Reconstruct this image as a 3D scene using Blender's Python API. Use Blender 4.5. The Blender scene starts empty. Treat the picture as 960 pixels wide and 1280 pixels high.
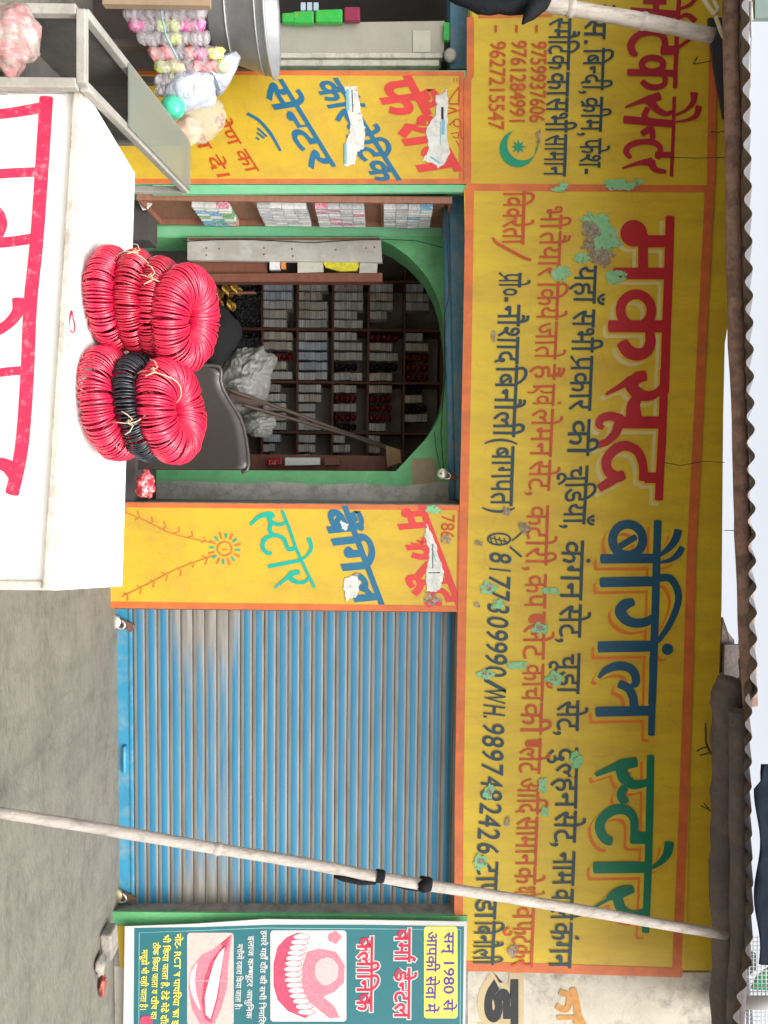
import bpy, bmesh, math, random
from mathutils import Vector, Matrix, noise
from mathutils.geometry import tessellate_polygon
R = math.radians
random.seed(7)
scene = bpy.context.scene
COL = scene.collection

# ------------------------------------------------------------------ camera, world, sun, exposure
D, H, F = 5.2, 1.93, 924.0
YAW, ROLL = R(3.1), R(0.6)
FW = Vector((math.sin(YAW), math.cos(YAW), 0))
RT = Vector((math.cos(YAW), -math.sin(YAW), 0))
ZZ = Vector((0, 0, 1))
IX = ZZ * math.cos(ROLL) - RT * math.sin(ROLL)      # picture right (the photograph lies on its side)
ID = ZZ * math.sin(ROLL) + RT * math.cos(ROLL)      # picture down
CAMPOS = Vector((0, -D, H))
cd = bpy.data.cameras.new('camera')
cam = bpy.data.objects.new('camera', cd)
COL.objects.link(cam)
m3 = Matrix((IX, -ID, -FW)).transposed()
cam.matrix_world = Matrix.Translation(CAMPOS) @ m3.to_4x4()
cd.sensor_fit = 'AUTO'; cd.sensor_width = 36.0; cd.lens = 36.0 * F / 1280.0
cd.clip_start = 0.05; cd.clip_end = 1000
scene.camera = cam

SUN_EL, SUN_AZ = R(55), R(152)       # azimuth: direction the sun stands in, clockwise from +Y
world = bpy.data.worlds.new('World'); scene.world = world; world.use_nodes = True
nt = world.node_tree; nt.nodes.clear()
sky = nt.nodes.new('ShaderNodeTexSky'); sky.sky_type = 'NISHITA'; sky.sun_disc = False
sky.sun_elevation = SUN_EL; sky.sun_rotation = SUN_AZ
sky.dust_density = 6.0; sky.air_density = 1.0; sky.ozone_density = 1.0
hs = nt.nodes.new('ShaderNodeHueSaturation'); hs.inputs['Saturation'].default_value = 0.22
bg = nt.nodes.new('ShaderNodeBackground'); bg.inputs['Strength'].default_value = 0.15
wo = nt.nodes.new('ShaderNodeOutputWorld')
nt.links.new(sky.outputs[0], hs.inputs['Color']); nt.links.new(hs.outputs[0], bg.inputs[0]); nt.links.new(bg.outputs[0], wo.inputs[0])
sd = bpy.data.lights.new('sun', 'SUN'); sd.energy = 0.55; sd.angle = R(30); sd.color = (1.0, 0.96, 0.9)
sun = bpy.data.objects.new('sun', sd); COL.objects.link(sun)
sdir = Vector((math.sin(SUN_AZ) * math.cos(SUN_EL), math.cos(SUN_AZ) * math.cos(SUN_EL), math.sin(SUN_EL)))
sun.rotation_euler = sdir.to_track_quat('Z', 'Y').to_euler()
sun.location = (0, -8, 12)
vs = scene.view_settings
vs.view_transform = 'Standard'; vs.look = 'None'; vs.gamma = 1.0; vs.exposure = 1.2
try: vs.use_curve_mapping = False
except Exception: pass

# ------------------------------------------------------------------ pixel of the photograph -> point in the place
def ray(x, y): return FW + IX * ((x - 480.0) / F) + ID * ((y - 640.0) / F)
def P(x, y, Y=0.0):                      # on the upright plane at distance Y behind the shop front
    r = ray(x, y); return CAMPOS + r * ((Y + D) / r.y)
def Pz(x, y, z):
    r = ray(x, y); return CAMPOS + r * ((z - H) / r.z)
def Pd(x, y, d): return CAMPOS + ray(x, y) * d
def Ppl(x, y, p0, n, off=0.0):
    r = ray(x, y); t = ((p0 + n * off) - CAMPOS).dot(n) / r.dot(n); return CAMPOS + r * t
def PXM(Y): return F / (D + Y)           # photo pixels per metre there

# ------------------------------------------------------------------ materials
MATS = {}
def mat(name, col, rough=0.6, var=0.12, scale=6.0, bump=0.0, bscale=40.0, metal=0.0, spec=0.5, col2=None, amt=0.5, stretch=(1, 1, 1), thr=(0.45, 0.6), coat=0.0, alpha=1.0, trans=0.0, c2scale=None):
    if name in MATS: return MATS[name]
    m = bpy.data.materials.new(name); m.use_nodes = True
    n = m.node_tree.nodes; l = m.node_tree.links
    b = n['Principled BSDF']
    b.inputs['Roughness'].default_value = rough; b.inputs['Metallic'].default_value = metal
    b.inputs['Specular IOR Level'].default_value = spec
    b.inputs['Coat Weight'].default_value = coat
    b.inputs['Alpha'].default_value = alpha
    b.inputs['Transmission Weight'].default_value = trans
    g = n.new('ShaderNodeNewGeometry')
    mp = n.new('ShaderNodeMapping'); mp.inputs['Scale'].default_value = stretch
    l.new(g.outputs['Position'], mp.inputs['Vector'])
    t = n.new('ShaderNodeTexNoise'); t.inputs['Scale'].default_value = scale; t.inputs['Detail'].default_value = 6; t.inputs['Roughness'].default_value = 0.65
    l.new(mp.outputs[0], t.inputs['Vector'])
    mr = n.new('ShaderNodeMapRange'); mr.inputs['From Min'].default_value = 0.25; mr.inputs['From Max'].default_value = 0.75
    mr.inputs['To Min'].default_value = 1 - var; mr.inputs['To Max'].default_value = 1 + var
    l.new(t.outputs['Fac'], mr.inputs['Value'])
    mul = n.new('ShaderNodeMix'); mul.data_type = 'RGBA'; mul.blend_type = 'MULTIPLY'; mul.inputs['Factor'].default_value = 1
    mul.inputs['A'].default_value = (*col, 1)
    l.new(mr.outputs[0], mul.inputs['B'])
    out = mul.outputs['Result']
    if col2:
        t2 = n.new('ShaderNodeTexNoise'); t2.inputs['Scale'].default_value = c2scale or scale * 0.7; t2.inputs['Detail'].default_value = 8; t2.inputs['Roughness'].default_value = 0.7
        mp2 = n.new('ShaderNodeMapping'); mp2.inputs['Scale'].default_value = stretch; mp2.inputs['Location'].default_value = (3.1, 7.7, 1.3)
        l.new(g.outputs['Position'], mp2.inputs['Vector']); l.new(mp2.outputs[0], t2.inputs['Vector'])
        r2 = n.new('ShaderNodeMapRange'); r2.inputs['From Min'].default_value = thr[0]; r2.inputs['From Max'].default_value = thr[1]; r2.inputs['To Max'].default_value = amt
        l.new(t2.outputs['Fac'], r2.inputs['Value'])
        mx = n.new('ShaderNodeMix'); mx.data_type = 'RGBA'; mx.inputs['B'].default_value = (*col2, 1)
        l.new(r2.outputs[0], mx.inputs['Factor']); l.new(out, mx.inputs['A']); out = mx.outputs['Result']
    l.new(out, b.inputs['Base Color'])
    if bump > 0:
        tb = n.new('ShaderNodeTexNoise'); tb.inputs['Scale'].default_value = bscale; tb.inputs['Detail'].default_value = 5
        l.new(mp.outputs[0], tb.inputs['Vector'])
        bp = n.new('ShaderNodeBump'); bp.inputs['Strength'].default_value = bump; bp.inputs['Distance'].default_value = 0.01
        l.new(tb.outputs['Fac'], bp.inputs['Height']); l.new(bp.outputs[0], b.inputs['Normal'])
    MATS[name] = m
    return m

def ragged(m, scale=55, lo=0.40, hi=0.47):
    n = m.node_tree.nodes; l = m.node_tree.links; g = n.new('ShaderNodeNewGeometry'); t = n.new('ShaderNodeTexNoise')
    t.inputs['Scale'].default_value = scale; t.inputs['Detail'].default_value = 6; t.inputs['Roughness'].default_value = 0.6
    l.new(g.outputs['Position'], t.inputs['Vector']); r = n.new('ShaderNodeMapRange'); r.inputs['From Min'].default_value = lo; r.inputs['From Max'].default_value = hi
    l.new(t.outputs['Fac'], r.inputs['Value']); l.new(r.outputs[0], n['Principled BSDF'].inputs['Alpha']); return m
def grime(m, col, amt=0.5, cracks=0.0, scale=1.4, stretch=(1, 1, 0.35)):
    # dirt runs and hairline cracks that belong to the painted plaster
    n = m.node_tree.nodes; l = m.node_tree.links; b = n['Principled BSDF']; src = b.inputs['Base Color'].links[0].from_socket
    g = n.new('ShaderNodeNewGeometry'); mp = n.new('ShaderNodeMapping'); mp.inputs['Scale'].default_value = stretch; l.new(g.outputs['Position'], mp.inputs[0])
    t = n.new('ShaderNodeTexNoise'); t.inputs['Scale'].default_value = scale * 3; t.inputs['Detail'].default_value = 9; t.inputs['Roughness'].default_value = 0.72; l.new(mp.outputs[0], t.inputs[0])
    r = n.new('ShaderNodeMapRange'); r.inputs['From Min'].default_value = 0.5; r.inputs['From Max'].default_value = 0.72; r.inputs['To Max'].default_value = amt; l.new(t.outputs['Fac'], r.inputs['Value'])
    mx = n.new('ShaderNodeMix'); mx.data_type = 'RGBA'; mx.inputs['B'].default_value = (*col, 1); l.new(r.outputs[0], mx.inputs['Factor']); l.new(src, mx.inputs['A']); out = mx.outputs['Result']
    if cracks:
        w = n.new('ShaderNodeTexNoise'); w.inputs['Scale'].default_value = 3; w.inputs['Detail'].default_value = 5; l.new(g.outputs['Position'], w.inputs[0])
        ad = n.new('ShaderNodeVectorMath'); ad.operation = 'SCALE'; ad.inputs['Scale'].default_value = 0.35; l.new(w.outputs['Color'], ad.inputs[0])
        a2 = n.new('ShaderNodeVectorMath'); a2.operation = 'ADD'; l.new(g.outputs['Position'], a2.inputs[0]); l.new(ad.outputs[0], a2.inputs[1])
        v = n.new('ShaderNodeTexVoronoi'); v.feature = 'DISTANCE_TO_EDGE'; v.inputs['Scale'].default_value = 1.6; l.new(a2.outputs[0], v.inputs['Vector'])
        r2 = n.new('ShaderNodeMapRange'); r2.inputs['From Min'].default_value = 0.0; r2.inputs['From Max'].default_value = 0.012; r2.inputs['To Min'].default_value = cracks; r2.inputs['To Max'].default_value = 0; l.new(v.outputs['Distance'], r2.inputs['Value'])
        m2 = n.new('ShaderNodeMix'); m2.data_type = 'RGBA'; m2.inputs['B'].default_value = (col[0] * .5, col[1] * .5, col[2] * .5, 1); l.new(r2.outputs[0], m2.inputs['Factor']); l.new(out, m2.inputs['A']); out = m2.outputs['Result']
    l.new(out, b.inputs['Base Color']); return m

# ------------------------------------------------------------------ objects
ORG = {}
def tag(o, label=None, cat=None, group=None, kind=None):
    if label: o['label'] = label
    if cat: o['category'] = cat
    if group: o['group'] = group
    if kind: o['kind'] = kind
    return o
def empty(name, loc, label, cat, group=None):
    o = bpy.data.objects.new(name, None); COL.objects.link(o); o.location = loc; o.empty_display_size = 0.1
    ORG[o] = Vector(loc)
    return tag(o, label, cat, group)

class MB:
    def __init__(s): s.v = []; s.f = []; s.sm = []
    def add(s, vs, fs, smooth=False):
        k = len(s.v); s.v += [Vector(v) for v in vs]
        for f in fs: s.f.append([i + k for i in f]); s.sm.append(smooth)
    def quad(s, a, b, c, d): s.add([a, b, c, d], [(0, 1, 2, 3)])
    def hexa(s, a, b):            # two matching quads
        s.add(list(a) + list(b), [(0, 1, 2, 3), (7, 6, 5, 4), (0, 4, 5, 1), (1, 5, 6, 2), (2, 6, 7, 3), (3, 7, 4, 0)])
    def box(s, c, size, rot=None):
        x, y, z = [q / 2 for q in size]; c = Vector(c)
        q = [Vector(p) for p in ((-x, -y, -z), (x, -y, -z), (x, y, -z), (-x, y, -z), (-x, -y, z), (x, -y, z), (x, y, z), (-x, y, z))]
        if rot is not None: q = [rot @ p for p in q]
        s.add([c + p for p in q], [(3, 2, 1, 0), (4, 5, 6, 7), (0, 1, 5, 4), (1, 2, 6, 5), (2, 3, 7, 6), (3, 0, 4, 7)])
    def beam(s, a, b, w, h, upv=ZZ):
        a = Vector(a); b = Vector(b); t = (b - a).normalized(); u = t.cross(upv).normalized() * w / 2; v = u.cross(t).normalized() * h / 2
        s.hexa([a - u - v, a + u - v, a + u + v, a - u + v], [b - u - v, b + u - v, b + u + v, b - u + v])
    def slab(s, pts, thick, dirv=Vector((0, 1, 0)), holes=()):
        # polygon of world points extruded along dirv
        loops = [list(pts)] + [list(h) for h in holes]
        flat = [p for lp in loops for p in lp]; n = len(flat)
        tris = tessellate_polygon(loops)
        s.add(flat + [p + dirv * thick for p in flat], [tuple(t) for t in tris] + [tuple(i + n for i in reversed(t)) for t in tris])
        k = len(s.v) - 2 * n; o = 0
        for lp in loops:
            m = len(lp)
            for i in range(m):
                j = (i + 1) % m
                s.f.append([k + o + i, k + o + j, k + n + o + j, k + n + o + i]); s.sm.append(False)
            o += m
    def tube(s, pts, rad, seg=10, caps=True, jit=0.0, smooth=True, closed=False):
        pts = [Vector(p) for p in pts]; n = len(pts)
        rad = rad if hasattr(rad, '__len__') else [rad] * n
        k = len(s.v); ref = None; rings = []
        for i, p in enumerate(pts):
            if closed: t = pts[(i + 1) % n] - pts[i - 1]
            else: t = pts[min(i + 1, n - 1)] - pts[max(i - 1, 0)]
            t.normalize()
            if ref is None:
                ref = t.orthogonal().normalized()
            ref = (ref - t * ref.dot(t)).normalized(); b = t.cross(ref)
            ring = []
            for j in range(seg):
                a = 2 * math.pi * j / seg
                r = rad[i] * (1 + random.uniform(-jit, jit))
                s.v.append(p + ref * math.cos(a) * r + b * math.sin(a) * r); ring.append(len(s.v) - 1)
            rings.append(ring)
        m = n if closed else n - 1
        for i in range(m):
            a, b2 = rings[i], rings[(i + 1) % n]
            for j in range(seg):
                s.f.append([a[j], a[(j + 1) % seg], b2[(j + 1) % seg], b2[j]]); s.sm.append(smooth)
        if caps and not closed:
            s.f.append(list(reversed(rings[0]))); s.sm.append(False); s.f.append(rings[-1]); s.sm.append(False)
    def lathe(s, c, prof, seg=32, axis=None, caps=False):
        q = (Vector(axis).to_track_quat('Z', 'Y').to_matrix() if axis is not None else Matrix.Identity(3)); c = Vector(c); k = len(s.v); n = len(prof)
        for r, z in prof:
            for j in range(seg):
                a = 2 * math.pi * j / seg; s.v.append(c + q @ Vector((r * math.cos(a), r * math.sin(a), z)))
        for i in range(n - 1):
            for j in range(seg):
                s.f.append([k + i * seg + j, k + i * seg + (j + 1) % seg, k + (i + 1) * seg + (j + 1) % seg, k + (i + 1) * seg + j]); s.sm.append(True)
        if caps:
            s.f.append([k + j for j in range(seg)][::-1]); s.sm.append(False)
            s.f.append([k + (n - 1) * seg + j for j in range(seg)]); s.sm.append(False)
    def lump(s, c, size, seed=0, amp=0.25, fr=1.6, seg=20, rot=None, crease=0.0):
        c = Vector(c); n = seg; m = seg // 2; k = len(s.v); o = Vector((seed * 7.3, seed * 3.1, seed * 1.7))
        for i in range(m + 1):
            th = math.pi * i / m
            for j in range(n):
                ph = 2 * math.pi * j / n
                d = Vector((math.sin(th) * math.cos(ph), math.sin(th) * math.sin(ph), math.cos(th)))
                w = 1 + amp * noise.noise(d * fr + o) + crease * 0.45 * (noise.noise(d * fr * 2.3 + o) + 0.5 * noise.noise(d * fr * 5.1 - o))
                q = Vector((d.x * size[0] * w, d.y * size[1] * w, d.z * size[2] * w))
                if rot is not None: q = rot @ q
                s.v.append(c + q)
        for i in range(m):
            for j in range(n):
                s.f.append([k + i * n + j, k + i * n + (j + 1) % n, k + (i + 1) * n + (j + 1) % n, k + (i + 1) * n + j]); s.sm.append(True)
    def build(s, name, m, parent=None, bevel=0.0, label=None, cat=None, group=None, kind=None, fixn=True, origin=None):
        if parent is not None: org = ORG[parent]
        elif origin is not None: org = Vector(origin)
        else:
            xs = [v.x for v in s.v]; ys = [v.y for v in s.v]; zs = [v.z for v in s.v]
            org = Vector(((min(xs) + max(xs)) / 2, (min(ys) + max(ys)) / 2, min(zs)))
        me = bpy.data.meshes.new(name)
        me.from_pydata([v - org for v in s.v], [], s.f)
        me.polygons.foreach_set('use_smooth', s.sm); me.update()
        if fixn:
            bm = bmesh.new(); bm.from_mesh(me); bmesh.ops.recalc_face_normals(bm, faces=bm.faces); bm.to_mesh(me); bm.free()
        o = bpy.data.objects.new(name, me); COL.objects.link(o)
        for q in (m if isinstance(m, (list, tuple)) else [m]): me.materials.append(q)
        if parent is not None: o.parent = parent
        else: o.location = org
        ORG[o] = org
        if bevel:
            bv = o.modifiers.new('bevel', 'BEVEL'); bv.width = bevel; bv.segments = 2; bv.limit_method = 'ANGLE'
        return tag(o, label, cat, group, kind)

def px_slab(mb, pts, Y, thick): mb.slab([P(x, y, Y) for x, y in pts], thick)
def stroke_px(mb, pts, w, fn, k=[0], smooth=True, cap=True, shift=(0, 0), grow=0.0):
    """A brush stroke laid on a surface: fn(x, y, off) gives the surface point."""
    n0 = len(pts); w = list(w) if hasattr(w, '__len__') else [w] * n0
    pts = [(x + shift[0], y + shift[1]) for x, y in pts]
    if smooth and n0 > 2:
        q = []; ww = []
        for i in range(n0 - 1):
            p0, p1, p2, p3 = pts[max(i - 1, 0)], pts[i], pts[i + 1], pts[min(i + 2, n0 - 1)]
            for s in range(5):
                t = s / 5; t2 = t * t; t3 = t2 * t
                q.append(tuple(0.5 * (2 * p1[c] + (p2[c] - p0[c]) * t + (2 * p0[c] - 5 * p1[c] + 4 * p2[c] - p3[c]) * t2 + (3 * p1[c] - p0[c] - 3 * p2[c] + p3[c]) * t3) for c in (0, 1)))
                ww.append(w[i] * (1 - t) + w[i + 1] * t)
        q.append(pts[-1]); ww.append(w[-1]); pts, w = q, ww
    k[0] = (k[0] + 1) % 9; off = k[0] * 0.00012
    L = []; Rr = []; n = len(pts)
    for i in range(n):
        a = pts[max(i - 1, 0)]; b = pts[min(i + 1, n - 1)]
        dx, dy = b[0] - a[0], b[1] - a[1]; d = math.hypot(dx, dy) or 1
        h = w[i] / 2 + grow; nx, ny = -dy / d * h, dx / d * h
        L.append((pts[i][0] + nx, pts[i][1] + ny)); Rr.append((pts[i][0] - nx, pts[i][1] - ny))
    vs = [fn(x, y, off + 1.5e-5 * i) for i, (x, y) in enumerate(L)] + [fn(x, y, off + 1.5e-5 * i) for i, (x, y) in enumerate(Rr)]
    mb.add(vs, [(i, i + 1, n + i + 1, n + i) for i in range(n - 1)])
    if cap:
        for e, nb in ((0, 1), (n - 1, n - 2)):
            h = w[e] / 2 + grow
            if h < 0.4: continue
            a0 = math.atan2(pts[e][1] - pts[nb][1], pts[e][0] - pts[nb][0]); r = h if cap == 'round' else h * 0.25
            c = []
            for j in range(7):
                a = -math.pi / 2 + math.pi * j / 6
                lx, ly = r * math.cos(a), h * math.sin(a)
                c.append((pts[e][0] + lx * math.cos(a0) - ly * math.sin(a0), pts[e][1] + lx * math.sin(a0) + ly * math.cos(a0)))
            mb.add([fn(x, y, off + 1.5e-5 * e) for x, y in c], [tuple(range(7))])
def on_wall(Y): return lambda x, y, off: P(x, y, Y - off)
def poly_px(mb, pts, fn, off=0.0):
    vs = [fn(x, y, off) for x, y in pts]
    mb.add(vs, [tuple(t) for t in tessellate_polygon([[Vector((x, y, 0)) for x, y in pts]])])
def splat(cx, cy, rx, ry, seed, n=40, amp=0.45):
    rn = random.Random(seed); out = []
    o = Vector((seed * 1.37, seed * 2.11, 0))
    for i in range(n):
        a = 2 * math.pi * i / n
        q = 1 + amp * noise.noise(Vector((math.cos(a) * 1.6, math.sin(a) * 1.6, 0)) + o) * 1.2 + amp * .7 * noise.noise(Vector((math.cos(a) * 4.5, math.sin(a) * 4.5, 0)) + o) + rn.uniform(-.04, .04)
        out.append((cx + rx * q * math.cos(a), cy + ry * q * math.sin(a)))
    return out

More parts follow.
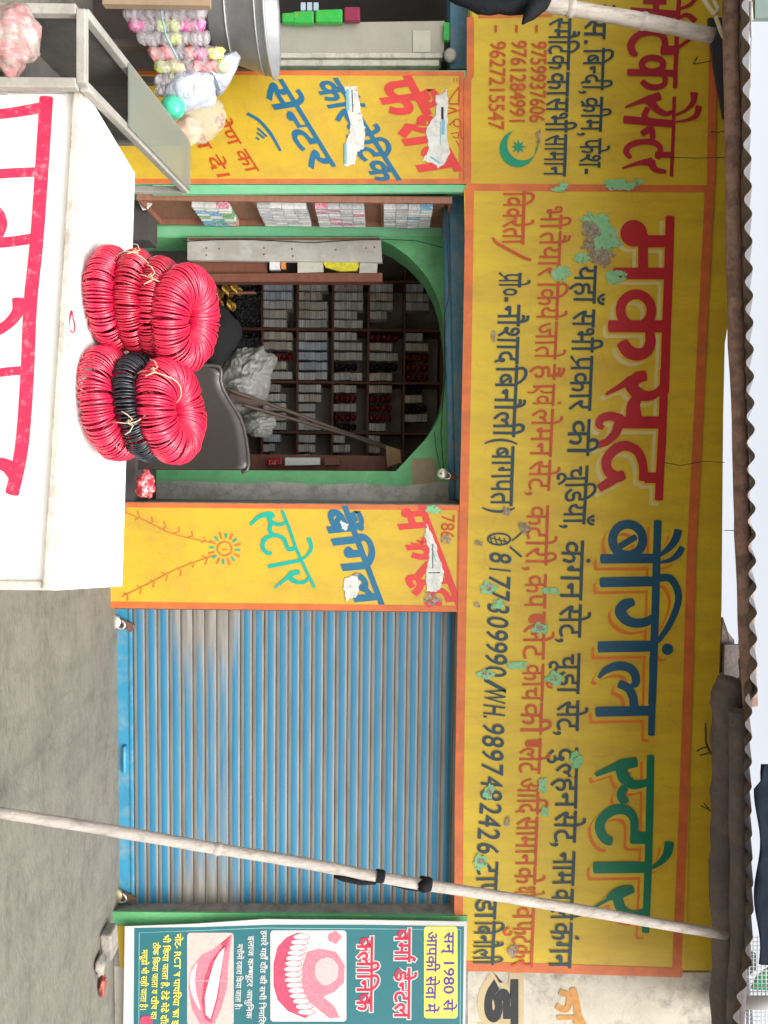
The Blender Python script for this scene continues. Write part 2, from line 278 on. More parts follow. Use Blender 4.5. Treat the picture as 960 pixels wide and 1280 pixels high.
# ------------------------------------------------------------------ lettering: outlines of each letter in a 250-unit em
GLYPH_TEXT = '''
अ:191:118,55 115,39 106,29 93,22 78,20 64,22 51,27 40,36 29,49 18,67 7,89 25,96 32,79 48,54 57,45 66,40 76,38 85,39 92,43 96,48 98,57 93,73 80,87 65,85 64,103 78,105 88,109 93,115 95,124 94,131 89,137 83,140 76,141 59,138 43,131 37,149 53,155 75,158 86,157 96,154 104,148 112,137 115,124 113,112 107,102 98,94 103,89 136,88 149,91 149,138 130,138 130,156 195,156 195,138 169,138 169,0 149,0 149,73 137,70 114,71
आ:256:118,55 115,39 106,29 93,22 78,20 64,22 51,27 40,36 29,49 18,67 7,89 25,96 32,79 48,54 57,45 66,40 76,38 85,39 92,43 96,48 98,57 93,73 80,87 65,85 64,103 78,105 88,109 93,115 95,124 94,131 89,137 83,140 76,141 59,138 43,131 37,149 53,155 75,158 86,157 96,154 104,148 112,137 115,124 113,112 107,102 98,94 103,89 136,88 149,91 149,138 130,138 130,156 260,156 260,138 234,138 234,0 213,0 213,138 169,138 169,0 149,0 149,73 137,70 114,71
इ:123:68,56 46,52 40,49 29,57 21,66 15,76 13,95 18,105 28,112 44,116 79,116 79,138 0,138 0,156 126,156 126,138 99,138 99,99 53,99 42,98 33,92 33,81 44,69 56,72 69,73 91,69 100,64 109,53 112,39 109,24 101,13 94,7 84,3 72,1 87,-5 104,-10 96,-28 68,-14 44,0 21,5 14,9 12,16 15,25 25,29 42,23 49,18 55,17 70,18 82,22 89,29 92,38 90,46 85,51
उ:137:0,156 141,156 141,138 113,138 119,127 121,116 119,102 112,91 102,82 118,63 123,52 125,38 123,27 119,17 104,4 82,0 68,2 46,14 30,33 22,45 7,78 25,85 40,50 49,37 59,27 69,21 80,19 89,20 97,23 102,30 104,40 102,50 98,59 82,75 66,73 65,91 81,93 92,98 99,105 101,116 100,123 93,134 88,138 0,138
ए:138:142,138 119,138 119,95 117,75 110,62 103,55 93,50 81,48 77,67 86,69 93,73 97,80 98,95 98,138 40,138 40,88 42,63 47,53 65,40 93,25 106,16 115,7 120,-2 122,-13 117,-32 110,-46 92,-36 101,-14 99,-5 91,3 42,32 34,38 28,45 21,64 20,79 20,138 0,138 0,156 142,156
क:191:194,138 113,138 113,87 122,94 131,98 142,100 157,97 169,89 178,72 179,60 175,35 170,22 163,10 145,20 155,39 159,59 158,69 154,77 148,81 141,83 131,81 122,75 113,65 113,0 93,0 93,44 78,34 68,31 57,30 45,31 34,34 25,40 18,49 13,59 12,73 13,85 18,96 25,104 35,111 47,115 61,116 85,114 83,95 62,98 49,96 40,91 34,83 32,73 34,61 39,53 57,47 67,48 77,52 93,65 93,138 0,138 0,156 194,156
ख:205:182,138 182,0 162,0 162,11 143,4 122,2 104,3 87,8 70,15 54,26 38,41 21,60 12,74 10,85 11,90 14,94 19,97 32,98 45,88 50,93 54,107 53,127 50,138 0,138 0,156 208,156 208,138/134,58 150,62 162,70 162,138 70,138 75,115 74,102 71,91 66,82 51,68 42,63 53,50 78,31 92,25 107,21 133,20 153,26 162,31 162,50 156,46 130,41 119,42 109,46 101,52 94,60 90,69 89,80 90,91 94,100 101,108 110,114 120,117 144,118 154,116 153,99 135,101 124,100 116,96 111,89 109,79 111,70 116,63 124,59
ग:141:52,138 52,59 49,48 45,45 33,46 20,56 11,70 10,77 11,82 18,89 32,90 32,138 0,138 0,156 145,156 145,138 119,138 119,0 98,0 98,138
घ:148:151,138 126,138 126,0 105,0 105,42 88,33 77,30 53,31 42,34 34,40 25,51 22,73 27,86 32,92 23,97 16,105 12,114 11,132 13,138 0,138 0,156 151,156/42,67 44,58 49,52 57,48 67,47 79,48 89,52 98,58 105,65 105,138 36,138 32,131 31,124 32,115 36,109 42,105 50,103 66,105 77,104 76,87 57,86 49,82 44,76
च:159:162,138 136,138 136,0 116,0 116,41 101,33 91,30 67,31 57,34 48,40 41,48 37,58 35,69 38,82 46,93 10,92 10,110 83,110 97,110 96,93 74,91 64,86 57,79 55,69 57,59 62,52 70,48 79,47 91,48 101,52 116,65 116,138 0,138 0,156 162,156
छ:175:86,18 109,25 127,38 139,56 144,78 142,88 138,97 131,103 122,105 114,104 107,95 106,90 108,82 113,75 121,69 134,65 126,50 113,54 103,59 96,66 89,77 87,89 88,100 94,110 102,116 114,120 114,138 0,138 0,156 179,156 179,138 134,138 134,119 145,114 155,106 161,93 163,77 162,63 157,49 146,32 131,17 111,7 100,3 74,0 59,1 47,5 38,10 28,22 25,37 27,48 33,58 24,64 17,71 12,80 11,90 14,103 22,113 40,120 52,121 72,118 71,101 53,104 36,100 31,88 32,81 37,76 51,70 67,73 77,72 76,54 69,55 51,50 46,37 47,28 53,22 62,19
ज:186:163,138 163,0 143,0 143,93 95,93 103,85 109,76 115,55 113,44 109,35 96,24 78,20 65,22 52,28 44,34 29,53 15,82 8,100 26,107 33,86 41,69 58,46 67,40 77,38 84,39 90,43 93,48 95,57 93,67 87,78 79,87 68,94 76,110 143,110 143,138 0,138 0,156 189,156 189,138
झ:189:68,56 46,52 40,49 29,57 21,66 15,76 13,95 18,105 28,112 43,116 79,116 79,138 0,138 0,156 193,156 193,138 167,138 167,0 147,0 147,52 121,49 110,51 112,39 109,24 101,13 94,7 84,3 72,1 87,-5 104,-10 96,-28 68,-14 44,0 21,5 14,9 12,16 15,25 25,29 42,23 49,18 55,17 70,18 82,22 89,29 92,38 90,46 85,51/120,67 133,68 147,71 147,138 99,138 99,99 53,99 42,98 33,92 33,81 44,69 56,72 79,73 88,70
ट:126:130,138 93,138 93,87 68,87 45,80 35,68 32,54 33,43 37,34 43,27 51,22 61,19 83,19 104,25 114,30 121,12 97,3 72,0 50,3 28,14 19,25 12,44 14,70 20,82 30,92 42,99 62,104 73,105 73,138 0,138 0,156 130,156
ठ:146:150,138 93,138 93,104 115,91 124,82 130,72 134,61 135,50 133,34 127,21 117,12 105,5 74,0 57,2 41,6 29,14 19,25 13,38 12,54 14,69 20,82 30,92 42,99 57,104 73,105 73,138 0,138 0,156 150,156/73,18 94,21 103,26 112,36 115,50 113,61 107,72 98,80 86,87 65,86 55,84 40,75 33,62 32,53 34,37 43,27 52,22 62,19
ड:144:90,56 68,52 62,49 51,57 42,66 36,76 34,88 37,100 40,105 50,112 66,116 100,116 100,138 0,138 0,156 148,156 148,138 121,138 121,99 75,99 64,98 55,92 54,87 55,81 65,69 77,72 91,73 102,72 112,69 121,64 130,53 134,39 132,28 128,19 121,11 112,5 99,1 84,0 68,1 54,5 40,11 28,19 6,40 22,52 31,41 51,27 61,22 72,19 100,21 110,27 113,38 112,46 107,51
ढ:141:77,0 53,3 34,12 26,19 15,36 12,46 13,69 16,79 21,87 31,98 54,109 76,112 76,138 0,138 0,156 144,156 144,138 96,138 96,94 62,92 47,85 40,80 32,65 34,42 40,32 49,24 62,19 58,39 59,48 67,62 84,71 95,72 106,71 122,62 130,48 131,39 129,28 124,19 116,11 106,5 92,1/77,35 78,26 81,18 93,19 103,23 110,30 112,39 111,46 108,51 103,54 96,55 88,54 82,50 78,43
ण:181:159,138 159,0 138,0 138,138 105,138 105,80 103,62 96,50 90,44 74,37 49,38 37,43 29,51 22,66 20,76 20,88 20,138 0,138 0,156 184,156 184,138/62,54 73,56 80,62 84,72 85,88 85,138 40,138 40,80 42,67 51,57
त:143:120,138 120,0 100,0 100,82 59,82 50,81 38,75 33,69 32,59 34,47 48,28 68,10 54,-3 33,17 24,27 17,38 13,49 11,61 12,69 18,83 31,93 41,97 68,100 100,100 100,138 0,138 0,156 146,156 146,138
थ:161:138,138 138,0 118,0 118,45 101,37 90,34 77,33 64,34 52,38 41,45 32,54 25,66 21,81 35,84 54,94 61,104 64,117 62,128 58,136 51,140 43,142 33,139 30,135 29,130 34,120 49,115 47,98 32,101 21,108 14,117 12,130 14,142 21,151 31,156 43,158 63,154 71,148 78,140 83,130 84,117 83,106 80,96 74,87 57,74 46,69 52,61 59,55 67,52 79,51 91,52 101,56 118,69 118,138 98,138 98,156 164,156 164,138
द:130:103,-15 86,18 72,17 51,20 40,23 31,28 23,35 17,44 13,55 12,78 15,87 26,100 46,111 74,114 74,138 0,138 0,156 134,156 134,138 94,138 94,96 69,96 58,95 43,89 32,73 34,53 41,44 49,39 59,36 78,35 77,44 78,51 82,56 87,59 93,60 103,58 110,54 114,47 115,41 112,28 108,24 103,22 110,9 120,-6
ध:154:158,138 132,138 132,0 111,0 111,38 94,29 71,26 59,27 48,30 40,36 31,48 28,69 33,82 37,87 26,93 18,100 12,111 11,123 13,137 21,148 32,156 47,158 59,156 69,151 76,143 78,133 75,121 68,111 53,121 58,132 55,139 46,142 40,141 34,137 30,130 29,122 30,115 37,105 49,100 56,99 83,101 82,83 63,82 55,78 50,72 48,64 50,55 55,48 73,43 85,45 96,49 104,54 111,61 111,138 96,138 96,156 158,156
न:139:0,156 142,156 142,138 117,138 117,0 96,0 96,75 51,75 50,55 48,51 38,47 32,48 19,58 10,72 9,80 10,85 13,89 25,92 96,92 96,138 0,138
प:142:120,138 120,0 100,0 100,48 84,40 74,37 54,37 38,44 32,49 23,64 20,90 20,138 0,138 0,156 146,156 146,138/100,138 40,138 40,92 43,66 48,60 55,56 66,54 75,55 93,64 100,70
फ:193:115,138 115,87 128,97 145,100 159,97 171,89 177,81 180,72 181,60 178,35 173,22 165,10 147,20 153,29 160,49 161,59 160,69 156,77 150,81 143,83 134,80 124,74 115,64 115,0 95,0 95,48 81,40 72,37 53,37 37,44 31,49 22,65 20,76 20,89 20,138 0,138 0,156 197,156 197,138/40,138 40,90 40,78 47,60 53,56 62,54 72,55 88,63 95,70 95,138
ब:143:146,138 121,138 121,0 100,0 100,41 84,33 73,30 47,31 35,35 25,41 18,49 13,60 12,72 13,85 18,96 27,105 38,111 51,115 75,116 92,114 91,96 67,99 58,98 91,56 100,64 100,138 0,138 0,156 146,156/32,72 34,60 40,52 49,48 61,46 77,49 42,93 34,84
भ:176:44,158 60,155 67,152 73,147 80,133 83,109 83,80 133,80 133,138 101,138 101,156 179,156 179,138 154,138 154,0 133,0 133,62 83,62 82,46 79,41 71,38 56,44 44,59 41,70 44,77 56,80 63,80 63,117 58,135 52,140 42,142 32,139 29,135 30,124 34,120 42,117 55,115 53,97 31,102 23,106 14,116 12,130 14,143 21,151 31,156
म:150:127,138 127,0 107,0 107,62 52,62 51,46 48,41 40,38 25,44 13,59 10,65 11,74 13,77 25,80 32,80 32,138 0,138 0,156 153,156 153,138/107,138 52,138 52,80 107,80
य:145:149,156 149,138 123,138 123,0 103,0 103,45 95,40 75,34 63,33 49,35 37,40 27,48 19,59 13,73 10,88 23,92 33,97 38,105 40,114 37,127 31,138 0,138 0,156/32,75 45,57 54,52 65,51 76,52 87,56 103,69 103,138 53,138 58,125 60,111 57,95 48,83
र:102:99,11 85,-3 66,13 26,55 14,71 10,85 11,90 14,94 19,97 32,98 41,92 45,87 54,93 60,100 63,108 64,117 63,128 60,138 0,138 0,156 106,156 106,138 80,138 83,128 84,115 83,102 79,91 72,82 64,75 42,64 58,46 88,19
ल:170:0,138 0,156 173,156 173,138 147,138 147,0 127,0 127,89 111,86 105,82 99,75 89,52 70,58 73,69 78,78 66,86 52,88 43,87 37,83 33,76 32,68 33,58 43,41 77,10 64,-3 37,21 18,44 13,56 11,69 13,81 17,90 24,98 42,106 51,107 62,106 89,93 99,100 111,105 127,107 127,138
व:139:143,138 117,138 117,0 97,0 97,41 81,33 71,30 46,31 34,35 25,41 18,49 13,60 12,72 13,85 18,96 26,105 36,111 49,115 72,116 89,114 87,95 65,98 51,96 41,91 34,83 32,72 34,61 40,53 48,49 59,47 71,48 90,59 97,65 97,138 0,138 0,156 143,156
श:170:31,47 22,48 11,57 10,64 11,70 15,75 20,78 26,79 41,74 48,69 59,75 68,84 74,96 76,111 74,123 69,133 60,139 50,142 43,141 38,138 35,134 37,121 40,117 55,111 68,110 63,93 49,94 37,98 28,104 19,116 16,129 19,141 25,150 36,156 51,158 62,157 73,153 82,146 90,137 94,125 96,110 92,88 81,69 73,61 64,55 85,34 104,11 88,0 72,21 45,49/148,138 148,0 128,0 128,138 105,138 105,156 174,156 174,138
स:169:147,138 147,0 127,0 127,67 112,64 84,63 53,69 42,63 75,28 95,11 82,-3 47,30 18,64 11,76 10,85 11,90 14,94 19,97 32,98 45,88 50,93 54,107 53,128 50,138 0,138 0,156 173,156 173,138/118,83 127,85 127,138 70,138 75,115 72,96 66,83 79,81
ह:133:80,17 88,20 95,25 99,30 101,37 99,45 94,52 84,56 70,57 55,55 44,50 37,42 35,23 37,16 49,0 65,-14 76,-22 62,-36 36,-13 20,9 16,20 15,41 18,49 29,62 24,67 18,80 17,88 20,100 23,105 33,112 48,116 90,116 90,138 0,138 0,156 137,156 137,138 111,138 111,99 58,99 47,98 38,92 37,87 40,78 46,71 58,74 71,75 87,74 99,70 109,64 115,56 119,47 120,38 118,25 112,14 101,6 87,1
ा:65:43,138 43,0 22,0 22,138 0,138 0,156 68,156 68,138
ि:65:22,138 0,138 0,156 20,156 15,167 13,181 15,193 20,204 28,212 39,219 51,223 67,224 89,222 110,216 129,205 146,191 162,174 176,154 155,154 129,183 101,200 71,206 55,204 43,199 36,190 34,171 41,156 68,156 68,138 43,138 43,0 22,0
ी:65:-46,154 -53,171 -55,187 -52,202 -45,214 -27,223 -15,224 -2,222 10,217 19,208 32,184 41,156 68,156 68,138 43,138 43,0 22,0 22,138 0,138 0,156 22,156 12,184 7,194 -2,203 -14,206 -23,205 -30,200 -35,183 -32,168 -26,154
ु:0:-62,-3 -48,1 -34,3 -22,2 -5,-7 3,-18 6,-32 3,-46 -6,-57 -15,-63 -26,-66 -39,-67 -55,-66 -69,-62 -81,-56 -93,-47 -114,-25 -99,-14 -80,-34 -71,-41 -51,-48 -39,-49 -25,-47 -16,-41 -13,-31 -14,-23 -19,-18 -25,-15 -33,-14 -45,-16 -56,-20
ू:0:-16,-61 -36,-67 -55,-66 -65,-63 -73,-57 -81,-46 -83,-32 -80,-18 -72,-7 -53,2 -41,3 -18,0 1,-9 24,-30 36,-47 21,-57 12,-44 -7,-25 -27,-15 -39,-14 -50,-15 -58,-19 -63,-25 -65,-32 -63,-40 -59,-45 -45,-49 -33,-48 -22,-44
े:0:-42,154 -49,176 -58,195 -64,201 -71,205 -79,206 -89,205 -96,202 -102,221 -80,224 -67,222 -56,218 -47,209 -38,196 -28,170 -24,154
ै:0:-45,154 -57,168 -68,174 -80,176 -101,171 -107,188 -89,193 -71,192 -62,188 -53,181 -47,173 -46,174 -60,200 -72,206 -79,207 -89,206 -97,203 -102,221 -80,224 -67,222 -56,218 -47,209 -38,196 -28,170 -24,154
ो:65:43,138 43,0 22,0 22,138 0,138 0,156 68,156 68,138/23,154 16,176 7,195 1,201 -6,205 -14,206 -24,205 -32,202 -38,221 -15,224 -2,222 9,218 18,209 32,184 41,154
ौ:65:43,138 43,0 22,0 22,138 0,138 0,156 68,156 68,138/20,154 8,168 -3,174 -15,176 -36,171 -42,188 -24,193 -6,192 3,188 18,173 19,174 9,194 -1,204 -14,207 -24,206 -32,203 -38,221 -15,224 -2,222 9,218 18,209 32,184 41,154
ँ:0:-47,212 -46,217 -43,221 -35,224 -26,221 -23,217 -22,212 -23,207 -30,200 -35,199 -43,203 -46,207/17,216 13,201 6,189 -2,180 -22,171 -35,170 -46,171 -66,181 -82,201 -88,216 -71,222 -61,202 -56,196 -46,189 -34,187 -21,189 -12,196 -6,207 -1,222
ं:0:-46,193 -45,199 -38,206 -33,208 -23,203 -20,199 -19,193 -20,187 -27,180 -33,179 -38,180 -45,187
ॉ:65:43,138 43,0 22,0 22,138 0,138 0,156 68,156 68,138/75,216 70,201 63,189 55,180 35,171 23,170 11,171 -9,181 -25,201 -31,216 -13,222 -6,207 2,196 11,189 24,187 36,190 45,196 51,207 56,222
।:95:49,156 69,156 69,0 49,0
०:138:69,30 55,32 43,37 33,44 25,54 20,67 19,80 20,94 25,106 33,116 43,124 55,128 69,130 82,128 95,124 105,116 113,106 117,94 119,80 117,66 113,54 105,44 95,37 83,32/68,48 80,50 90,57 96,68 99,81 97,93 91,104 81,110 69,112 57,110 48,103 41,93 39,80 41,67 47,57 57,50
0:125:118,85 111,131 91,162 62,173 34,162 14,131 8,85 14,39 34,9 62,-2 91,9 111,39/93,85 89,51 79,29 62,21 46,29 36,51 32,85 36,120 46,142 62,150 79,142 89,120
1:125:75,171 51,171 51,0 75,0
2:125:117,23 51,23 82,62 99,92 104,120 98,147 79,166 52,173 39,171 25,166 12,157 12,126 25,139 38,147 51,149 66,145 76,133 80,117 78,104 68,80 50,54 29,27 9,2 9,0 117,0
3:125:20,142 36,148 49,150 65,146 75,138 79,124 75,111 64,102 45,99 45,77 65,74 77,63 82,48 78,34 69,24 54,21 41,22 16,34 16,8 28,2 52,-2 80,4 99,23 106,50 103,67 95,81 82,90 94,99 101,112 103,128 97,152 80,167 53,173 30,170 20,166
4:125:100,173 89,173 3,67 3,56 75,56 75,0 100,0 100,56 118,56 118,78 100,78/75,127 75,78 36,78
5:125:101,171 25,171 25,82 57,83 78,71 85,52 80,36 67,25 50,21 37,22 13,34 13,8 26,2 40,-1 54,-2 83,5 102,24 110,52 102,81 81,100 48,106 48,149 101,149
6:125:79,173 42,139 19,100 11,58 18,27 37,5 66,-2 91,5 109,23 116,49 110,74 93,92 69,99 53,96 42,92 53,115 71,137 94,154/37,66 50,73 64,75 78,72 88,62 92,49 88,34 79,25 65,21 48,27 37,42
7:125:123,171 12,171 12,147 86,147 24,7 45,-2
8:125:117,46 114,62 106,77 93,87 105,98 112,110 115,123 108,149 90,166 64,173 37,166 19,149 12,124 14,110 21,97 32,87 19,76 11,63 8,46 15,22 35,4 63,-2 91,4 110,21/90,124 86,111 77,102 63,98 50,102 40,111 37,124 40,138 49,146 64,150 77,146 87,137/93,48 89,35 79,25 62,21 47,25 36,34 33,48 36,62 47,72 63,75 78,71 89,62
9:125:47,-2 82,29 106,68 115,111 108,143 89,165 61,173 34,165 15,147 9,122 16,97 33,79 57,73 71,74 84,80 75,58 57,36 32,16/34,123 37,137 47,146 62,150 76,145 86,134 90,119 89,105 75,98 62,96 48,99 37,109
W:261:260,171 236,171 190,53 142,171 119,171 72,53 25,171 0,171 69,-2 74,-2 130,138 186,-2 191,-2
H:182:163,171 139,171 139,96 43,96 43,171 19,171 19,0 43,0 43,74 139,74 139,0 163,0
R:151:19,171 19,0 44,0 44,74 66,72 80,61 99,35 122,0 151,0 134,23 116,53 104,69 90,81 105,91 115,105 118,123 111,148 92,165 62,171/44,150 60,150 79,146 89,138 93,124 90,110 80,100 60,96 44,96
C:177:164,159 142,167 123,171 106,173 57,161 24,129 12,83 22,45 52,12 104,-2 128,0 148,5 166,13 166,40 146,29 126,22 106,20 70,29 46,51 37,85 46,119 70,142 105,150 125,148 144,143 164,133
T:151:147,171 4,171 4,149 63,149 63,0 88,0 88,149 147,149
/:70:2,-2 20,-2 69,173 51,173
(:81:42,58 46,101 58,139 78,174 65,174 39,140 22,100 16,58 22,16 39,-24 65,-58 78,-58 58,-23 46,15
):81:39,58 35,15 23,-23 3,-58 16,-58 42,-24 59,16 65,58 59,100 42,140 16,174 3,174 23,139 35,101
.:55:27,28 17,23 12,13 17,2 27,-2 38,2 42,13 38,23
,:55:15,-30 31,-21 41,-8 44,7 42,19 36,28 26,31 16,27 12,16 15,7 24,3 23,-12 15,-25
-:81:71,67 10,67 10,44 71,44
'''
GLYPHS = {}
for _ln in GLYPH_TEXT.strip('\n').split('\n'):
    _c = _ln[0]; _a, _s = _ln[2:].split(':')
    GLYPHS[_c] = (int(_a), [[tuple(map(float, q.split(','))) for q in k.split()] for k in _s.split('/')] if _s else [])
def clip_left(lp, xm):
    out = []
    for i in range(len(lp)):
        a, b = lp[i - 1], lp[i]
        ia, ib = a[0] <= xm, b[0] <= xm
        if ia != ib:
            t = (xm - a[0]) / (b[0] - a[0]); out.append((xm, a[1] + (b[1] - a[1]) * t))
        if ib: out.append(b)
    return out
def grow_loop(lp, g):
    if not g: return lp
    out = []; n = len(lp)
    for i in range(n):
        a, b, c = lp[i - 1], lp[i], lp[(i + 1) % n]
        d1 = (b[0] - a[0], b[1] - a[1]); d2 = (c[0] - b[0], c[1] - b[1])
        l1 = math.hypot(*d1) or 1; l2 = math.hypot(*d2) or 1
        nx = d1[1] / l1 + d2[1] / l2; ny = -d1[0] / l1 - d2[0] / l2; l = math.hypot(nx, ny)
        if l < 0.5: l = 0.5
        k = g * min(2 / l, 1.6) / l
        out.append((b[0] + nx * k, b[1] + ny * k))
    return out
def area(lp): return sum(lp[i - 1][0] * lp[i][1] - lp[i][0] * lp[i - 1][1] for i in range(len(lp)))
REF = [(-60, 150), (-52, 190), (-30, 215), (-5, 200), (-15, 178), (-28, 190), (-38, 180), (-40, 150)]
RAK = [(-70, 42), (-50, 52), (-130, -8), (-148, 4)]
VIR = [(-62, -4), (-46, 8), (-8, -44), (-24, -52)]
def reorder(s):
    out = list(s); i = 0
    while i < len(out):
        if out[i] == 'ि':
            j = i - 1
            while j > 0 and out[j] == '`': j -= 1
            while j > 1 and out[j - 1] == '~': j -= 2
            out.insert(j, out.pop(i))
        i += 1
    return ''.join(out)
def inside(p, lp):
    c = False
    for i in range(len(lp)):
        a, b = lp[i - 1], lp[i]
        if (a[1] > p[1]) != (b[1] > p[1]) and p[0] < (b[0] - a[0]) * (p[1] - a[1]) / (b[1] - a[1]) + a[0]: c = not c
    return c
def layout(s):
    s = reorder(s); res = []; x = 0.0; i = 0
    while i < len(s):
        c = s[i]
        if c == ' ': x += 70; i += 1; continue
        if c == '^': res.append((x, [REF])); i += 1; continue
        if c == '_': res.append((x, [VIR])); i += 1; continue
        if c == '`': res.append((x, [RAK])); i += 1; continue
        adv, lps = GLYPHS[c]
        if i + 1 < len(s) and s[i + 1] == '~':
            xm = adv - 46; res.append((x, [q for q in (clip_left(l, xm) for l in lps) if len(q) > 2])); x += xm + 4; i += 2; continue
        res.append((x, lps)); x += adv; i += 1
    return res, x
def text(mb, s, start, end, h, fn, bold=0.0, up=(1, 0), jit=0.0, shift=(0, 0), seed=1):
    rn = random.Random(seed)
    gl, tot = layout(s)
    ex = ((end[0] - start[0]) / tot, (end[1] - start[1]) / tot); u = h / 155.0
    for k, (x0, lps) in enumerate(gl):
        if not lps: continue
        big = max(lps, key=lambda q: abs(area(q))); sg = 1 if area(big) > 0 else -1
        ja = rn.uniform(-jit, jit); jy = rn.uniform(-jit, jit) * 40
        outers = [lp for lp in lps if area(lp) * sg > 0]; ordr = []
        for o_ in outers: ordr.append([o_] + [lp for lp in lps if area(lp) * sg < 0 and inside(lp[0], o_) and all(not (inside(lp[0], o2) and abs(area(o2)) < abs(area(o_))) for o2 in outers if o2 is not o_)])
        for gi, grp_ in enumerate(ordr):
          loops = []
          for lp in grp_:
            q = grow_loop(lp, bold * sg)
            w = []
            for gx, gy in q:
                gy2 = gy - 155 + jy * (0.3 if gy > 140 else 1); gx2 = x0 + gx + ja * gy2
                w.append((start[0] + ex[0] * gx2 + up[0] * gy2 * u + shift[0], start[1] + ex[1] * gx2 + up[1] * gy2 * u + shift[1]))
            loops.append(w)
          tr = tessellate_polygon([[Vector((a, b, 0)) for a, b in lp] for lp in loops])
          off = 0.00015 * (k % 4) + 0.00005 * gi
          mb.add([fn(a, b, off) for lp in loops for a, b in lp], [tuple(t) for t in tr])

# ------------------------------------------------------------------ palette
YEL = mat('sign_yellow', (0.62, 0.435, 0.022), 0.5, 0.10, 3.0, 0.15, 60, col2=(0.50, 0.30, 0.02), amt=0.5, stretch=(1, 1, 0.25), c2scale=5)
YELB = mat('pillar_yellow', (0.59, 0.395, 0.026), 0.5, 0.08, 4.0, 0.12, 60, col2=(0.50, 0.31, 0.045), amt=0.45, c2scale=3)
ORA = mat('border_orange', (0.62, 0.15, 0.035), 0.55, 0.15, 8.0, col2=(0.45, 0.10, 0.03), amt=0.5)
RED = mat('letter_red', (0.42, 0.012, 0.022), 0.5, 0.12, 9.0)
REDP = mat('pillar_letter_red', (0.62, 0.045, 0.04), 0.5, 0.15, 9.0)
CRE = mat('outline_cream', (0.60, 0.50, 0.22), 0.55, 0.1, 9.0)
ORL = mat('outline_orange', (0.66, 0.17, 0.012), 0.55, 0.12, 9.0)
BLU = mat('letter_blue', (0.008, 0.075, 0.15), 0.5, 0.15, 9.0)
GRN = mat('letter_green', (0.0, 0.16, 0.085), 0.5, 0.15, 9.0)
TEA = mat('letter_teal_dark', (0.010, 0.045, 0.065), 0.5, 0.2, 9.0)
ORT = mat('letter_orange', (0.50, 0.060, 0.010), 0.5, 0.2, 9.0)
GRT = mat('letter_turquoise', (0.0, 0.36, 0.26), 0.5, 0.12, 9.0)
BLT = mat('pillar_letter_blue', (0.012, 0.13, 0.24), 0.5, 0.15, 9.0)
MINT = mat('peeled_mint', (0.20, 0.50, 0.25), 0.8, 0.15, 20.0, col2=(0.35, 0.52, 0.30), amt=0.6, c2scale=22)
PEEL = mat('peeled_grey', (0.25, 0.19, 0.15), 0.9, 0.3, 30.0, 0.6, 70, col2=(0.42, 0.36, 0.30), amt=0.8, c2scale=25)
PAPER = mat('torn_paper', (0.66, 0.66, 0.60), 0.8, 0.12, 25.0, 0.4, 50, col2=(0.40, 0.42, 0.42), amt=0.5, c2scale=18)
PAPB = mat('paper_print_blue', (0.18, 0.42, 0.48), 0.8, 0.1)
INK = mat('paper_print_black', (0.02, 0.02, 0.03), 0.8, 0.1)
GREEN = mat('door_green', (0.14, 0.46, 0.19), 0.55, 0.15, 5.0, 0.2, 40, col2=(0.09, 0.34, 0.13), amt=0.6, c2scale=4)
GRENL = mat('trim_green_light', (0.16, 0.50, 0.26), 0.55, 0.12, 6.0, 0.1, 40, col2=(0.25, 0.45, 0.28), amt=0.5, c2scale=9)
BARE = mat('bare_plaster', (0.32, 0.29, 0.25), 0.9, 0.2, 6.0, 0.5, 60, col2=(0.18, 0.16, 0.14), amt=0.7, c2scale=9)
CONC = mat('concrete', (0.148, 0.138, 0.112), 0.85, 0.30, 16.0, 0.7, 45, col2=(0.20, 0.187, 0.152), amt=0.8, c2scale=3.0, thr=(0.42, 0.66), stretch=(0.6, 1.2, 1))
WHITEW = mat('whitewash', (0.50, 0.46, 0.38), 0.9, 0.15, 4.0, 0.4, 40, col2=(0.20, 0.18, 0.155), amt=0.8, c2scale=3.2, thr=(0.5, 0.66))
DARK = mat('dark_interior', (0.42, 0.38, 0.34), 0.9, 0.2, 3.0)
WOOD = mat('shelf_wood', (0.16, 0.055, 0.03), 0.6, 0.25, 9.0, stretch=(1, 1, 4))
NICHE = mat('niche_wood', (0.27, 0.12, 0.075), 0.6, 0.2, 8.0, stretch=(1, 1, 4))
HOODB = mat('hood_blue', (0.05, 0.16, 0.25), 0.5, 0.2, 5.0, 0.15, 50, col2=(0.14, 0.20, 0.22), amt=0.6, c2scale=7)
STEEL = mat('lock_steel', (0.62, 0.58, 0.52), 0.35, 0.2, 30.0, metal=0.8)
RUST = mat('rusty_iron', (0.14, 0.075, 0.05), 0.8, 0.3, 40.0, 0.4, 90)
BLACKC = mat('black_cloth', (0.012, 0.013, 0.015), 0.85, 0.3, 20.0, 0.5, 60, spec=0.12)

ragged(PAPER, 40, 0.30, 0.36); ragged(MINT, 34, 0.33, 0.42); ragged(PEEL, 45, 0.40, 0.48)
grime(YEL, (0.28, 0.18, 0.03), 0.32, 0.12); grime(YELB, (0.36, 0.20, 0.05), 0.4, 0.10); grime(ORA, (0.30, 0.10, 0.05), 0.5)
grime(CONC, (0.075, 0.068, 0.056), 0.5, 0.06, 0.9, (2.6, 0.8, 1)); grime(GREEN, (0.09, 0.14, 0.07), 0.5); grime(GRENL, (0.18, 0.28, 0.16), 0.5)
for _m in (RED, BLU, GRN, TEA, ORT, REDP, BLT, GRT): ragged(_m, 22, 0.22, 0.27)
# ------------------------------------------------------------------ ground
g = MB(); g.quad((-250, -250, 0), (250, -250, 0), (250, 250, 0), (-250, 250, 0))
tag(g.build('ground', CONC, origin=(0, 0, 0)), kind='structure')

